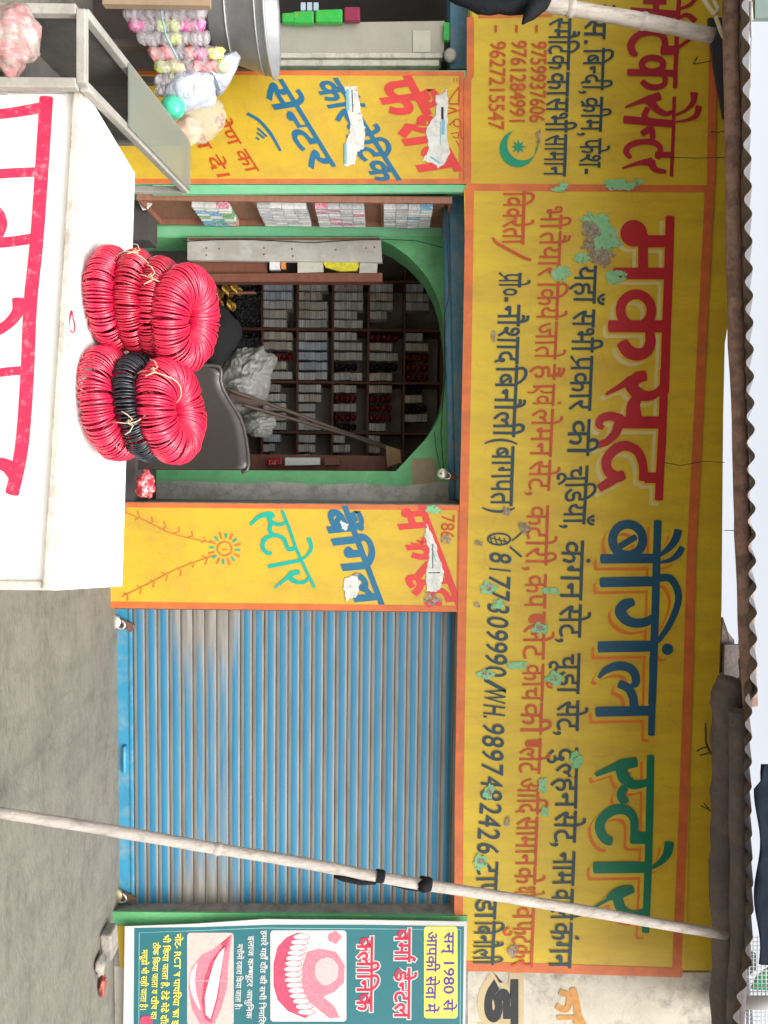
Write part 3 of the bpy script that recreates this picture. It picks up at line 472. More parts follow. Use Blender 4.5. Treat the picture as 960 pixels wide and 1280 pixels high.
g = MB(); g.quad((-250, -14.0, 0.004), (250, -14.0, 0.004), (250, -3.2, 0.004), (-250, -3.2, 0.004))  # unseen pale street strip, added to bounce light up onto the sign
tag(g.build('bounce_road', mat('bounce_road_surface', (0.36, 0.33, 0.28), 0.95, 0.2, 1.5, 0.5, 30, col2=(0.27, 0.25, 0.21), amt=.7, c2scale=2), origin=(0, -8, 0)), kind='structure')
# ------------------------------------------------------------------ the shop building
sb = empty('shop_building', (-0.6, 0.3, 0), 'yellow fronted bangle shop with green arched doorway below the big painted sign', 'shop')
def wall(name, pts, Y, th, m, parent=sb, **k):
    b = MB(); px_slab(b, pts, Y, th); return b.build(name, m, parent, **k)
wall('pillar', [(95, 88), (588, 88), (588, 230), (95, 230)], 0, 0.58, GRENL)
wall('pillar', [(130, 627), (588, 631), (588, 765), (130, 760)], 0, 0.58, BARE)
wall('pillar', [(130, 1142), (585, 1142), (585, 1420), (130, 1420)], 0, 0.4, BARE)
wall('header_wall', [(588, -160), (914, -160), (914, 380), (906, 430), (904, 520), (903, 640), (902, 760), (898, 860), (896, 960), (893, 1060), (892, 1213), (588, 1213)], 0, 0.3, YEL)
# strip of white plaster right of the sign
ww = empty('whitewashed_wall', P(137, 1300, 0.1), 'stained whitewashed wall with black and orange letters right of the sign', 'wall')
b = MB(); px_slab(b, [(585, 1214), (893, 1216), (893, 1330), (894, 1420), (585, 1420)], 0.012, 0.3); b.build('wall', WHITEW, ww)
b = MB(); fw = on_wall(0.010)
text(b, 'डा', (645, 1228), (645, 1300), 37, fw, bold=12, seed=3); b.build('lettering', mat('letter_black', (0.012, 0.012, 0.015), 0.6), ww)
b = MB(); fw = on_wall(0.0105)
text(b, 'डा', (648, 1224), (648, 1302), 45, fw, bold=22, seed=3); b.build('lettering', mat('letter_outline_tan', (0.45, 0.36, 0.2), 0.7), ww)
b = MB(); fw = on_wall(0.0085)
for pts, w in (([(700, 1240), (712, 1246), (708, 1262), (696, 1258)], 8), ([(716, 1236), (722, 1262), (721, 1280)], 9), ([(697, 1272), (728, 1272)], 6), ([(720, 1262), (735, 1290)], 7)):
    stroke_px(b, pts, w, fw)
b.build('lettering', mat('letter_faded_orange', (0.45, 0.22, 0.06), 0.8, 0.3, 20), ww)

# arched inner wall with its opening
YA = 0.56
outer = [(118, 222), (615, 222), (615, 634), (118, 634)]
hole = [(122, 587), (495, 589), (508, 575), (522, 560), (533, 548), (541, 536), (550, 519), (555, 500), (558.5, 475), (559, 450), (557, 420), (553, 393), (546, 370), (535, 348), (523, 333), (510, 320), (490, 306), (470, 297), (122, 297)]
b = MB(); b.slab([P(x, y, YA) for x, y in outer], 0.34, holes=[[P(x, y, YA) for x, y in hole]])
b.build('arch_wall', GREEN, sb)
b = MB(); b.slab([P(x, y, YA - 0.006) for x, y in [(128, 600), (165, 603), (230, 601), (300, 604), (350, 602), (400, 606), (450, 604), (500, 608), (540, 603), (580, 600), (583, 628), (128, 628)]], 0.005)
b.build('bare_plaster_strip', mat('pale_plaster', (0.42, 0.41, 0.37), 0.9, 0.2, 6, 0.5, 60, col2=(0.22, 0.26, 0.20), amt=0.7, c2scale=8), sb)
b = MB(); b.slab([P(x, y, YA - 0.006) for x, y in [(514, 574), (543, 572), (546, 603), (516, 606)]], 0.005)
b.build('patch', mat('patch_tan', (0.34, 0.28, 0.17), 0.85, 0.15, 20, 0.3), sb)
# room behind the arch
xl, xr, zt = P(200, 228, YA).x - 0.5, P(300, 640, YA).x + 0.5, P(600, 500, YA).z
b = MB()
b.box(((xl + xr) / 2, 3.25, zt / 2), (xr - xl, 0.1, zt)); b.build('room_wall', DARK, sb)
b = MB(); b.box((xl - 0.05, 2.05, zt / 2), (0.1, 2.29, zt)); b.build('room_wall', DARK, sb)
b = MB(); b.box((xr + 0.05, 2.05, zt / 2), (0.1, 2.29, zt)); b.build('room_wall', DARK, sb)
b = MB(); b.box(((xl + xr) / 2, 1.7, zt + 0.06), (xr - xl + 0.3, 3.2, 0.1)); b.build('room_ceiling', DARK, sb)
# green trim strip on the right jamb of the closed shutter and at the left pillar's edge
wall('door_jamb', [(137, 1139.5), (584, 1145), (584, 1160), (135, 1156)], -0.02, 0.019, GREEN)
wall('door_jamb', [(190, 231), (583, 231), (583, 240), (190, 243)], -0.003, 0.03, GRENL)

# open shutter's blue hood above the arch
wall('shutter_hood', [(561, 241), (586.5, 239), (583, 627), (566, 626)], 0.22, 0.2, HOODB, bevel=0.02)
b = MB(); b.tube([P(557, 243, 0.24), P(566, 626, 0.24)], 0.03, 12); b.build('shutter_rail', HOODB, sb)

# left neighbour's opening
nb = empty('neighbour_shop', P(300, 20, 0.8), 'dark neighbouring shop opening at the far left with blue shutter hood', 'shop')
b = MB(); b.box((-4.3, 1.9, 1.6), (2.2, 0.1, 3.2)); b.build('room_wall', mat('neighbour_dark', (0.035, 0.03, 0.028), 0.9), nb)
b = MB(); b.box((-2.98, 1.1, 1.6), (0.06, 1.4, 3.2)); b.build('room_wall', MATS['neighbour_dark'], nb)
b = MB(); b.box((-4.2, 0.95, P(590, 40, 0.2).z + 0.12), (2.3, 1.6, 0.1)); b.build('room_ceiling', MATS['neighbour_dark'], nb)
b = MB(); px_slab(b, [(562, -100), (588, -100), (588, 86), (563, 86)], 0.15, 0.3); b.build('shutter_hood', HOODB, nb, bevel=0.015)

# ------------------------------------------------------------------ closed blue roller shutter
rs = empty('roller_shutter', P(137, 950, 0.13), 'closed blue roller shutter with worn paint between yellow pillar and dental banner', 'roller shutter')
def shutter_mat():
    m = bpy.data.materials.new('shutter_paint'); m.use_nodes = True; n = m.node_tree.nodes; l = m.node_tree.links
    b = n['Principled BSDF']; b.inputs['Roughness'].default_value = 0.5
    g = n.new('ShaderNodeNewGeometry'); s = n.new('ShaderNodeSeparateXYZ'); l.new(g.outputs['Position'], s.inputs[0])
    def math_(op, a, bv=None):
        q = n.new('ShaderNodeMath'); q.operation = op
        for i, v in enumerate((a, bv)):
            if v is None: continue
            if hasattr(v, 'is_output'): l.new(v, q.inputs[i])
            else: q.inputs[i].default_value = v
        return q.outputs[0]
    ph = math_('FRACT', math_('DIVIDE', math_('SUBTRACT', s.outputs[2], SH_Z0), SH_PITCH))
    # paint survives on the face of every lath, the rolled edge is worn to primer
    band = n.new('ShaderNodeValToRGB'); e = band.color_ramp.elements
    e[0].position = 0.0; e[0].color = (0, 0, 0, 1); e[1].position = 1.0; e[1].color = (0.1, 0.1, 0.1, 1)
    for p, v in ((0.28, 0.0), (0.35, 1), (0.79, 1), (0.86, 0.06)):
        q = e.new(p); q.color = (v, v, v, 1)
    l.new(ph, band.inputs[0])
    mp = n.new('ShaderNodeMapping'); mp.inputs['Scale'].default_value = (0.55, 1, 7.0); l.new(g.outputs['Position'], mp.inputs[0])
    t = n.new('ShaderNodeTexNoise'); t.inputs['Scale'].default_value = 2.2; t.inputs['Detail'].default_value = 8; t.inputs['Roughness'].default_value = 0.7; l.new(mp.outputs[0], t.inputs[0])
    # more wear in the band of laths that hands and goods rub against, worst near both ends
    hz = n.new('ShaderNodeValToRGB'); e = hz.color_ramp.elements; e[0].position = 0; e[0].color = (0.1, 0.1, 0.1, 1); e[1].position = 1; e[1].color = (0.0, 0.0, 0.0, 1)
    for p, v in ((0.10, 0.05), (0.15, 0.8), (0.28, 0.8), (0.33, 0.1)):
        q = e.new(p); q.color = (v, v, v, 1)
    l.new(math_('DIVIDE', math_('SUBTRACT', s.outputs[2], SH_Z0), SH_H), hz.inputs[0])
    ex = math_('ABSOLUTE', math_('DIVIDE', math_('SUBTRACT', s.outputs[0], SH_XC), SH_W / 2))
    ends = math_('POWER', ex, 3.0)
    wear = math_('ADD', math_('MULTIPLY', hz.outputs[0], math_('ADD', math_('MULTIPLY', ends, 0.38), 0.10)), math_('MULTIPLY', ends, 0.05))
    wn = math_('ADD', math_('MULTIPLY', math_('SUBTRACT', t.outputs[0], 0.5), 0.75), math_('MULTIPLY', wear, 2.2))
    keep = n.new('ShaderNodeMapRange'); keep.inputs['From Min'].default_value = 0.55; keep.inputs['From Max'].default_value = 0.15; l.new(wn, keep.inputs[0])
    fac = math_('MULTIPLY', band.outputs[0], keep.outputs[0])
    prim = n.new('ShaderNodeValToRGB'); e = prim.color_ramp.elements; e[0].position = 0.35; e[0].color = (0.20, 0.175, 0.145, 1); e[1].position = 0.62; e[1].color = (0.27, 0.255, 0.225, 1)
    t2 = n.new('ShaderNodeTexNoise'); t2.inputs['Scale'].default_value = 5; t2.inputs['Detail'].default_value = 6; l.new(mp.outputs[0], t2.inputs[0]); l.new(t2.outputs[0], prim.inputs[0])
    blu = n.new('ShaderNodeMix'); blu.data_type = 'RGBA'; blu.inputs['A'].default_value = (0.006, 0.135, 0.26, 1); blu.inputs['B'].default_value = (0.02, 0.19, 0.32, 1); l.new(t2.outputs[0], blu.inputs['Factor'])
    mx = n.new('ShaderNodeMix'); mx.data_type = 'RGBA'; l.new(fac, mx.inputs['Factor']); l.new(prim.outputs[0], mx.inputs['A']); l.new(blu.outputs['Result'], mx.inputs['B'])
    l.new(mx.outputs['Result'], b.inputs['Base Color'])
    return m
YS = 0.13
A, B_, C_ = P(166, 762, YS), P(575, 767, YS), P(166, 1142, YS)
SH_Z0 = A.z; SH_H = B_.z - A.z + 0.05; N_L = 28; SH_PITCH = SH_H / N_L; SH_XC = (A.x + C_.x) / 2; SH_W = C_.x - A.x + 0.12
PROF = [(0.0, 0.012), (0.03, 0.0), (0.08, -0.003), (0.20, -0.0055), (0.40, -0.007), (0.58, -0.006), (0.74, -0.002), (0.86, 0.001), (0.94, 0.002), (0.97, 0.003), (1.0, 0.012)]
b = MB(); NX = 12
rows = [(SH_Z0 + (i + t) * SH_PITCH, YS + y) for i in range(N_L) for t, y in PROF]
x0, x1 = SH_XC - SH_W / 2, SH_XC + SH_W / 2
vs = []
for k, (z, y) in enumerate(rows):
    for j in range(NX + 1):
        x = x0 + (x1 - x0) * j / NX
        vs.append((x, y + 0.004 * noise.noise(Vector((x * 1.1, 0, z * 1.5))), z))
b.add(vs, [(k * (NX + 1) + j, k * (NX + 1) + j + 1, (k + 1) * (NX + 1) + j + 1, (k + 1) * (NX + 1) + j) for k in range(len(rows) - 1) for j in range(NX)], True)
b.build('slats', shutter_mat(), rs, fixn=False)
bpl = mat('shutter_plate_blue', (0.035, 0.25, 0.40), 0.5, 0.15, 4.0, 0.1, 40, col2=(0.30, 0.33, 0.33), amt=0.6, c2scale=4.5, thr=(0.5, 0.68))
z0p = P(139, 950, YS).z
b = MB(); b.box((SH_XC, YS + 0.0, (z0p + SH_Z0) / 2 - 0.012), (SH_W - 0.06, 0.02, SH_Z0 - z0p + 0.015)); bp = b.build('bottom_plate', bpl, rs, bevel=0.004)
b = MB(); b.box((SH_XC, YS - 0.013, SH_Z0 - 0.012), (SH_W - 0.1, 0.012, 0.022)); b.build('stiffener', bpl, bp, bevel=0.003)
c = P(157, 948, YS)
b = MB(); b.tube([c + Vector((-0.1, -0.004, 0)), c + Vector((-0.09, -0.028, 0)), c + Vector((0.09, -0.028, 0)), c + Vector((0.1, -0.004, 0))], 0.014, 10)
b.build('handle', bpl, bp)
b = MB()
for x, y in ((151, 800), (160, 840), (160, 880), (150, 905), (148, 1000), (152, 1060), (166, 1015), (159, 1105)):
    q = P(x, y, YS - 0.011); b.lathe(q, [(0.0, -0.004), (0.005, -0.003), (0.006, 0.001)], 8, (0, -1, 0))
b.build('rivets', RUST, bp)
for xx in (x0 + 0.03, x1 - 0.03):
    b = MB(); b.box((xx, YS - 0.035, SH_Z0 + SH_H / 2 - 0.1), (0.035, 0.03, SH_H + 0.1)); b.build('guide_rail', RUST, rs)

def padlock(x, y, Y, r, label, body_m):
    c = P(x, y, Y); e = empty('padlock', c, label, 'padlock', 'padlocks on the shutters')
    b = MB(); b.lathe(c, [(0, -0.014), (r * .9, -0.014), (r, -0.009), (r, 0.009), (r * .9, 0.014), (0, 0.014)], 24, (0, -1, 0)); b.build('body', body_m, e)
    b = MB(); pts = []
    for i in range(11):
        a = math.pi * i / 10; pts.append(c + Vector((math.cos(a) * r * .62, 0, r * .7 + math.sin(a) * r * .9)))
    q = Matrix.Rotation(R(25), 3, 'Y'); pts = [c + q @ (p - c) for p in pts]
    b.tube(pts, r * .17, 8); b.build('shackle', STEEL, e)
    b = MB(); b.lathe(c + Vector((0, -0.0145, -r * .3)), [(0, 0.002), (r * .18, 0.002), (r * .18, 0)], 10, (0, -1, 0)); b.build('keyhole', RUST, e)
    b = MB(); b.box(c + Vector((r * .5, 0.02, r * 1.5)), (r * 1.1, 0.02, r * 2.2), q); b.build('hasp', RUST, e, bevel=0.003)
padlock(142, 777, YS - 0.05, 0.054, 'silver round padlock at the lower left corner of the blue shutter', STEEL)
padlock(144, 1119, YS - 0.05, 0.054, 'brass round padlock at the lower right corner of the blue shutter', mat('brass_dull', (0.45, 0.36, 0.20), 0.4, 0.2, 30, metal=0.6))
padlock(553, 592, 0.2, 0.04, 'silver round padlock hanging under the blue hood beside the arch', STEEL)

# ------------------------------------------------------------------ the big painted sign
YSG = -0.012
def sign(name, label, pts, parent_loc, m=YEL, Y=YSG, th=0.0115):
    e = empty(name, parent_loc, label, 'painted sign')
    b = MB(); px_slab(b, pts, Y, th); b.build('panel', m, e); return e
ms = sign('shop_sign', 'long yellow painted shop sign with large red, blue and green Hindi words above the shutter', [(580, 236), (889, 236), (880, 420), (872, 640), (864, 900), (857, 1212), (577, 1210), (580, 900), (584, 500)], P(580, 700, 0))
def border(e, segs, Y, m=ORA):
    b = MB(); fn = on_wall(Y)
    for pts, w in segs:
        b = MB(); stroke_px(b, pts, w, fn, smooth=False, cap='flat'); b.build('border', m, e)
border(ms, [([(585, 234), (890, 236)], 9), ([(587, 236), (586, 330), (583.5, 470), (580, 640), (577, 800), (574, 1000), (573, 1214)], 11),
            ([(887, 236), (878, 420), (869, 600), (864, 700), (860, 850), (855, 1000), (850, 1120), (846, 1212)], 12), ([(573, 1207), (852, 1216)], 12)], YSG - 0.001)
def strokes(mb, lst, fn, org, sc, shift=(0, 0), grow=0.0, cap=True):
    for pts, w in lst:
        q_ = [] if pts == 'disc' else [(org[0] + x / sc, org[1] + y / sc) for x, y in pts]
        if pts == 'disc':
            cx, cy, r_ = w; r_ = r_ / sc + grow
            poly_px(mb, [(org[0] + cx / sc + shift[0] + r_ * math.cos(2 * math.pi * i / 22), org[1] + cy / sc + shift[1] + r_ * math.sin(2 * math.pi * i / 22)) for i in range(22)], fn, 0.0012); continue
        stroke_px(mb, q_, [q / sc for q in w] if hasattr(w, '__len__') else w / sc, fn, shift=shift, grow=grow, cap=cap)
def dot(cx, cy, r): return 'disc', (cx, cy, r)
def ring(cx, cy, rx, ry=None, n=18, a0=0, a1=360):
    ry = ry or rx
    return [(cx + rx * math.cos(R(a0 + (a1 - a0) * i / n)), cy + ry * math.sin(R(a0 + (a1 - a0) * i / n))) for i in range(n + 1)]
M1 = (720, 250); M2 = (720, 450); M3 = (720, 640); M4 = (720, 780); M5 = (720, 930)
maksud = [
 (M1, [([(627, 112), (622, 300), (613, 600), (603, 840), (597, 1060), (590, 1280)], 60)]),
 (M2, [([(588, 60), (582, 300), (572, 550), (560, 750), (553, 930)], 55)]),
 (M1, [dot(385, 222, 90), ([(450, 275), (610, 275)], 82), ([(447, 225), (447, 500)], 66), ([(255, 490), (610, 490)], 78),
       (ring(400, 735, 103, 106), 66), ([(222, 842), (600, 842)], 82),
       ([(490, 870), (496, 950), (465, 1012), (405, 1030), (345, 1005), (308, 950)], [60, 72, 74, 84, 90, 80])]),
 (M2, [([(465, 105), (410, 118), (365, 165)], [72, 80, 80]), ([(360, 165), (410, 222), (480, 240), (540, 218), (580, 170)], [80, 85, 66, 54, 40]),
       ([(370, 130), (280, 185), (200, 228)], [60, 36, 18]), ([(420, 240), (385, 300), (385, 380)], [50, 90, 110]), ([(265, 416), (585, 416)], 82),
       ([(300, 398), (235, 375), (172, 390), (152, 430), (182, 452)], [70, 58, 56, 50, 34]), ([(285, 430), (262, 490), (205, 545), (142, 568)], [66, 60, 48, 42]),
       ([(460, 785), (575, 785)], 72), ([(448, 800), (446, 700), (410, 610), (330, 572), (255, 600), (205, 665), (212, 735), (265, 778), (320, 765)], [60, 58, 62, 66, 68, 66, 66, 80, 62]),
       ([(262, 790), (200, 828), (155, 855)], [64, 60, 52])]),
]
bangil = [
 (M3, [([(545, 60), (535, 400), (527, 700), (517, 1000), (507, 1280)], 52), (ring(345, 185, 101, 103), 60), ([(295, 228), (400, 165)], 42), ([(168, 312), (550, 310)], 64),
       ([(560, 290), (620, 240), (662, 185), (682, 122)], [22, 44, 54, 52]), ([(560, 337), (630, 320), (682, 280), (708, 236)], [16, 30, 46, 40]),
       dot(610, 915, 38), ([(165, 470), (540, 462)], 66), ([(550, 440), (625, 442), (668, 500), (683, 580), (655, 680), (605, 780), (545, 865)], [50, 50, 48, 46, 44, 40, 30]),
       ([(385, 598), (325, 620), (296, 665), (335, 720), (400, 742), (470, 732), (510, 705)], [48, 76, 78, 68, 60, 58, 50]), ([(152, 900), (530, 894)], 74)]),
 (M4, [([(512, 220), (508, 500), (502, 740)], 46), ([(152, 358), (200, 308), (285, 280), (360, 296), (396, 345), (396, 395), (370, 412)], [22, 48, 60, 60, 58, 54, 30]),
       ([(288, 398), (350, 430), (380, 490), (388, 570)], [56, 60, 58, 60]), ([(136, 586), (515, 578)], 66)]),
]
store = [
 (M5, [([(497, 78), (490, 500), (480, 850), (464, 1255)], 50), ([(405, 122), (310, 138), (235, 162), (132, 206)], [62, 76, 46, 28]), ([(300, 150), (320, 222), (375, 268), (430, 268), (490, 250)], [80, 84, 66, 54, 46]),
       ([(325, 290), (300, 340), (330, 392)], [60, 60, 62]), ([(370, 625), (490, 625)], 84), ([(386, 655), (390, 560), (382, 490), (335, 442), (265, 437), (200, 472), (160, 530), (166, 592), (200, 637), (238, 650)], [54, 56, 58, 66, 70, 66, 66, 66, 64, 56]),
       ([(122, 826), (490, 822)], 76), ([(500, 830), (570, 782), (610, 725), (622, 658)], [18, 44, 60, 66]),
       ([(382, 968), (310, 985), (250, 1010), (205, 1035)], [48, 80, 66, 24]), ([(275, 1000), (292, 1080), (335, 1128), (400, 1138), (470, 1105)], [70, 70, 58, 50, 40]), ([(215, 1035), (112, 1098)], [26, 14])]),
]
for nm, grp, mt, omt, sh_o, g_o, sh_y, g_y in (('word', maksud, RED, CRE, (-6.2, 6.2), 1.0, (-2.0, 2.0), 0.8), ('word', bangil, BLU, ORL, (-8.0, 8.0), 0.6, (-4.0, 4.0), 0.9), ('word', store, GRN, ORL, (-7.6, 8.0), 0.6, (-3.8, 4.0), 0.9)):
    w = MB(); fn = on_wall(YSG - 0.0060)
    for o, l in grp: strokes(w, l, fn, o, 5.333, cap='flat')
    wobj = w.build('lettering', mt, ms)
    w = MB(); fn = on_wall(YSG - 0.0040)
    for o, l in grp: strokes(w, l, fn, o, 5.333, sh_y, g_y)
    w.build('outline_gap', YEL, wobj)
    w = MB(); fn = on_wall(YSG - 0.0022)
    for o, l in grp: strokes(w, l, fn, o, 5.333, sh_o, g_o)
    w.build('outline', omt, wobj)
fs = on_wall(YSG - 0.0075)
def line(e, words, m, xs, h, bold, seed=0, fn=fs, up=(1, 0), jit=0.03):
    b = MB()
    def hx(y):
        for (ya, xa), (yb, xb) in zip(xs, xs[1:]):
            if y <= yb: break
        return xa + (xb - xa) * (y - ya) / (yb - ya)
    for i, (s, ya, yb) in enumerate(words):
        text(b, s, (hx(ya), ya), (hx(yb), yb), h, fn, bold, up, jit, seed=seed + i)
    return b.build('lettering', m, e)
line(ms, [('यहाँ', 332, 379), ('सभी', 387, 440), ('प`कार', 445, 513), ('की', 524, 569), ('चूडियाँ,', 582, 662), ('कंगन', 676, 750), ('सेट,', 756, 804), ('चूडा', 817, 867), ('सेट,', 876, 920), ('दुल~हन', 935, 1010), ('सेट,', 1014, 1060), ('नाम', 1065, 1107), ('वाले', 1112, 1150), ('कंगन', 1154, 1210)],
     TEA, [(330, 746), (500, 739), (600, 734.6), (690, 729), (860, 724), (1010, 721), (1200, 714)], 27, 2.0, 10)
line(ms, [('भी', 256, 286), ('तैयार', 289, 346), ('किये', 352, 400), ('जाते', 402, 449), ('हैं।', 455, 488), ('एवं', 480, 507), ('लेमन', 511, 571), ('सेट,', 575, 620), ('कटोरी,', 632, 714), ('कप', 718, 760), ('प~लेट', 765, 824), ('काँच', 830, 877), ('की', 879, 918), ('प~लेट', 923, 967), ('आदि', 973, 1018), ('सामान', 1021, 1083), ('के', 1085, 1106), ('थोक', 1108, 1132), ('व', 1134, 1150), ('फुटकर', 1152, 1209)],
     ORT, [(240, 704), (480, 694), (560, 690), (640, 686), (750, 682.5), (850, 680), (950, 676), (1100, 670), (1210, 666)], 27, 0.5, 40)
line(ms, [('विक~रेता', 239, 305)], ORT, [(230, 657), (310, 655)], 27, 2.0, 80)
b = MB(); stroke_px(b, [(616, 297), (622, 304), (640, 314), (655, 322), (664, 325)], [2.5, 3.5, 3.5, 3.5, 3], fs); b.build('lettering', ORT, ms)
line(ms, [('प`ो०-', 341, 378), ('नौशाद', 381, 455), ('बिनौली', 457, 546), ('(', 547, 556), ('बागपत', 558, 632), (')', 634, 643)], TEA, [(330, 652), (450, 648), (530, 644), (640, 640)], 27, 2.0, 90)
line(ms, [('8', 692, 706), ('1', 709, 718), ('7', 720, 737), ('7', 738, 752), ('3', 756, 770), ('0', 772, 787), ('9', 788, 803), ('9', 803, 818), ('9', 818, 833), ('0', 834, 848), ('/', 850, 866), ('W', 862, 880), ('H.', 882, 901), ('9', 905, 920), ('8', 921, 936), ('9', 938, 953), ('7', 955, 970), ('4', 972, 986), ('8', 988, 1003), ('2', 1005, 1020), ('4', 1021, 1036), ('2', 1037, 1052), ('6', 1055, 1070)],
     TEA, [(690, 637), (850, 630), (1000, 625), (1075, 620)], 24, 2.2, 120, up=(1, 0.12))
line(ms, [('टाण~डा', 1078, 1149), ('बिनौली', 1152, 1206)], TEA, [(1070, 623), (1210, 617)], 26, 2.0, 150)
# telephone mark
b = MB(); stroke_px(b, ring(624, 674, 14, 7), 2.2, fs); stroke_px(b, [(638, 684), (652, 696)], 2.6, fs)
for k in range(4): stroke_px(b, [(612 + k * 6, 669 + k * 1.2), (616 + k * 6, 681)], 1.4, fs); 
stroke_px(b, [(612, 672), (636, 678)], 1.4, fs); stroke_px(b, [(640, 676), (650, 668), (655, 661)], [2, 2, 1.5], fs)
b.build('phone_symbol', TEA, ms)
# flaked patches
def flakes(e, lst, Y):
    fn = on_wall(Y); f2 = on_wall(Y - 0.0012)
    for cx, cy, rx, ry, sd, kind in lst:
        b = MB(); c = MB()
        rx, ry = rx * .85, ry * .85
        if kind in 'mb': poly_px(b, splat(cx, cy, rx, ry, sd), fn, 0.0001 * (sd % 8))
        if kind in 'pb': poly_px(c, splat(cx + 1, cy - 1, rx * (1 if kind == 'p' else .5), ry * (1 if kind == 'p' else .45), sd + 50, amp=.6), f2, 0.0001 * (sd % 8))
        if b.v: b.build('peeled_patch', MINT, e)
        if c.v: c.build('flaking_patch', PEEL, e)
flakes(ms, [(745, 278, 20, 14, 1, 'm'), (757, 300, 20, 17, 2, 'm'), (738, 290, 14, 12, 3, 'p'), (752, 322, 15, 12, 4, 'p'), (735, 308, 10, 7, 21, 'p'), (770, 346, 17, 9, 5, 'm'), (702, 342, 12, 11, 6, 'm'), (727, 322, 12, 9, 7, 'm'),
            (700, 236, 10, 5, 8, 'm'), (688, 738, 13, 6, 9, 'm'), (675, 786, 13, 9, 10, 'b'), (694, 848, 12, 9, 11, 'm'), (645, 832, 15, 6, 12, 'm'), (610, 735, 12, 9, 13, 'b'), (624, 755, 9, 7, 14, 'm'), (607, 843, 14, 7, 15, 'b'),
            (611, 990, 7, 12, 16, 'b'), (678, 982, 6, 14, 17, 'm'), (681, 1015, 6, 7, 18, 'm'), (600, 1078, 10, 12, 19, 'b'), (632, 640, 6, 6, 20, 'p'), (655, 662, 8, 9, 22, 'p'), (597, 680, 6, 4, 23, 'p'), (616, 420, 3, 10, 24, 'p'), (720, 950, 9, 14, 25, 'm'), (640, 1190, 7, 9, 27, 'p'), (596, 757, 4, 4, 28, 'p'), (633, 1028, 4, 7, 29, 'p')], YSG - 0.0095)

# left part of the sign (cosmetics centre)
ls = sign('shop_sign', 'yellow painted sign at the far left with red Hindi word, phone numbers and green crescent', [(590, -120), (894, -120), (889, 235), (581, 235), (583, 232), (584, 84), (590, 84)], P(585, 60, 0))
border(ls, [([(588, 22), (588, 95), (584.5, 100), (584.5, 229)], 9), ([(892, 40), (889, 232)], 11), ([(598, 21), (690, 19)], 4)], YSG - 0.001)
S6 = (720, 0)
b = MB(); fn = on_wall(YSG - 0.005)
strokes(b, [([(695, -160), (686, 0), (672, 250), (660, 585)], 30), ([(655, 645), (648, 900), (636, 1175)], 24), ([(365, 72), (680, 95)], 48), ([(530, -60), (535, 80)], 42), ([(450, 8), (600, 12)], 34),
  ([(690, 115), (745, 100), (792, 140)], [22, 32, 44]), ([(690, 60), (760, 30), (800, -20)], [18, 26, 30]),
  ([(570, 335), (680, 335)], 62), ([(592, 345), (590, 265), (555, 222), (470, 214), (400, 245), (366, 300), (380, 350), (408, 362)], [44, 44, 46, 46, 46, 52, 50, 26]), ([(680, 318), (765, 258)], 24),
  (ring(510, 430, 72, 46), 42), ([(345, 482), (665, 488)], 46), ([(592, 515), (590, 558), (540, 582), (480, 574), (440, 542)], [36, 36, 38, 44, 40]),
  ([(560, 640), (490, 662), (425, 678), (328, 716)], [56, 56, 30, 12]), ([(490, 670), (540, 730), (600, 758), (650, 742)], [62, 48, 36, 24]), ([(480, 720), (455, 770), (475, 800)], 40), ([(320, 796), (645, 826)], 52),
  ([(660, 768), (730, 735), (780, 680), (788, 620)], [14, 20, 36, 56]), ([(660, 812), (740, 800), (800, 770), (818, 710)], [10, 18, 36, 46]),
  ([(440, 892), (500, 860), (512, 925)], [44, 44, 36]), ([(530, 1032), (640, 1032)], 40), ([(542, 1055), (562, 990), (520, 950), (430, 946), (360, 970), (334, 1010), (365, 1052)], [38, 38, 40, 40, 40, 42, 28]),
  ([(505, 1080), (420, 1086), (308, 1122)], [64, 30, 12]), ([(500, 1080), (530, 1130), (600, 1146)], [62, 40, 26])], fn, S6, 5.333)
b.build('lettering', mat('letter_red_left', (0.36, 0.012, 0.03), 0.5, 0.12, 9), ls)
line(ls, [('रेस.', 6, 56), ('बिन~दी,', 60, 118), ('क`ीम,', 121, 170), ('फेश', 173, 209), ('-', 210, 218)], TEA, [(0, 758), (60, 756), (210, 750)], 26, 2.0, 200)
line(ls, [('स~मैटिक', 22, 87), ('का', 90, 120), ('सभी', 122, 165), ('सामान', 168, 220)], TEA, [(0, 715), (20, 714), (219, 707)], 27, 2.0, 220)
for i, (num, x0, x1, ya, yb) in enumerate((('9759937606', 682, 679, 51, 153), ('9761284991', 657, 654, 50, 156), ('9627215547', 631, 628, 51, 162))):
    line(ls, [('-', 30, 41), (num, ya, yb)], ORT, [(20, x0 + 0.5), (165, x1)], 17.5, 2.2, 240 + i * 7)
b = MB(); o_ = []; 
for i in range(25):
    a = R(-40 + 250 * i / 24 - 20); o_.append((647 + 22.5 * math.cos(a + R(58)), 186 + 23 * math.sin(a + R(58))))
i_ = []
for i in range(25):
    a = R(-40 + 250 * i / 24 - 20); i_.append((653.5 + 19.5 * math.cos(a + R(58)) * 1.0, 180 + 20.5 * math.sin(a + R(58))))
fn = on_wall(YSG - 0.005)
b.add([fn(x, y, 0) for x, y in o_ + i_], [(i, i + 1, 26 + i, 25 + i) for i in range(24)])
b.build('crescent', mat('crescent_green', (0.0, 0.26, 0.13), 0.5), ls)
b = MB(); pts = []
for i in range(16):
    r = 9.5 if i % 2 == 0 else 4.2; a = 2 * math.pi * i / 16; pts.append((648 + r * math.cos(a), 183.5 + r * math.sin(a)))
poly_px(b, pts, fn); b.build('star', MATS['crescent_green'], ls)
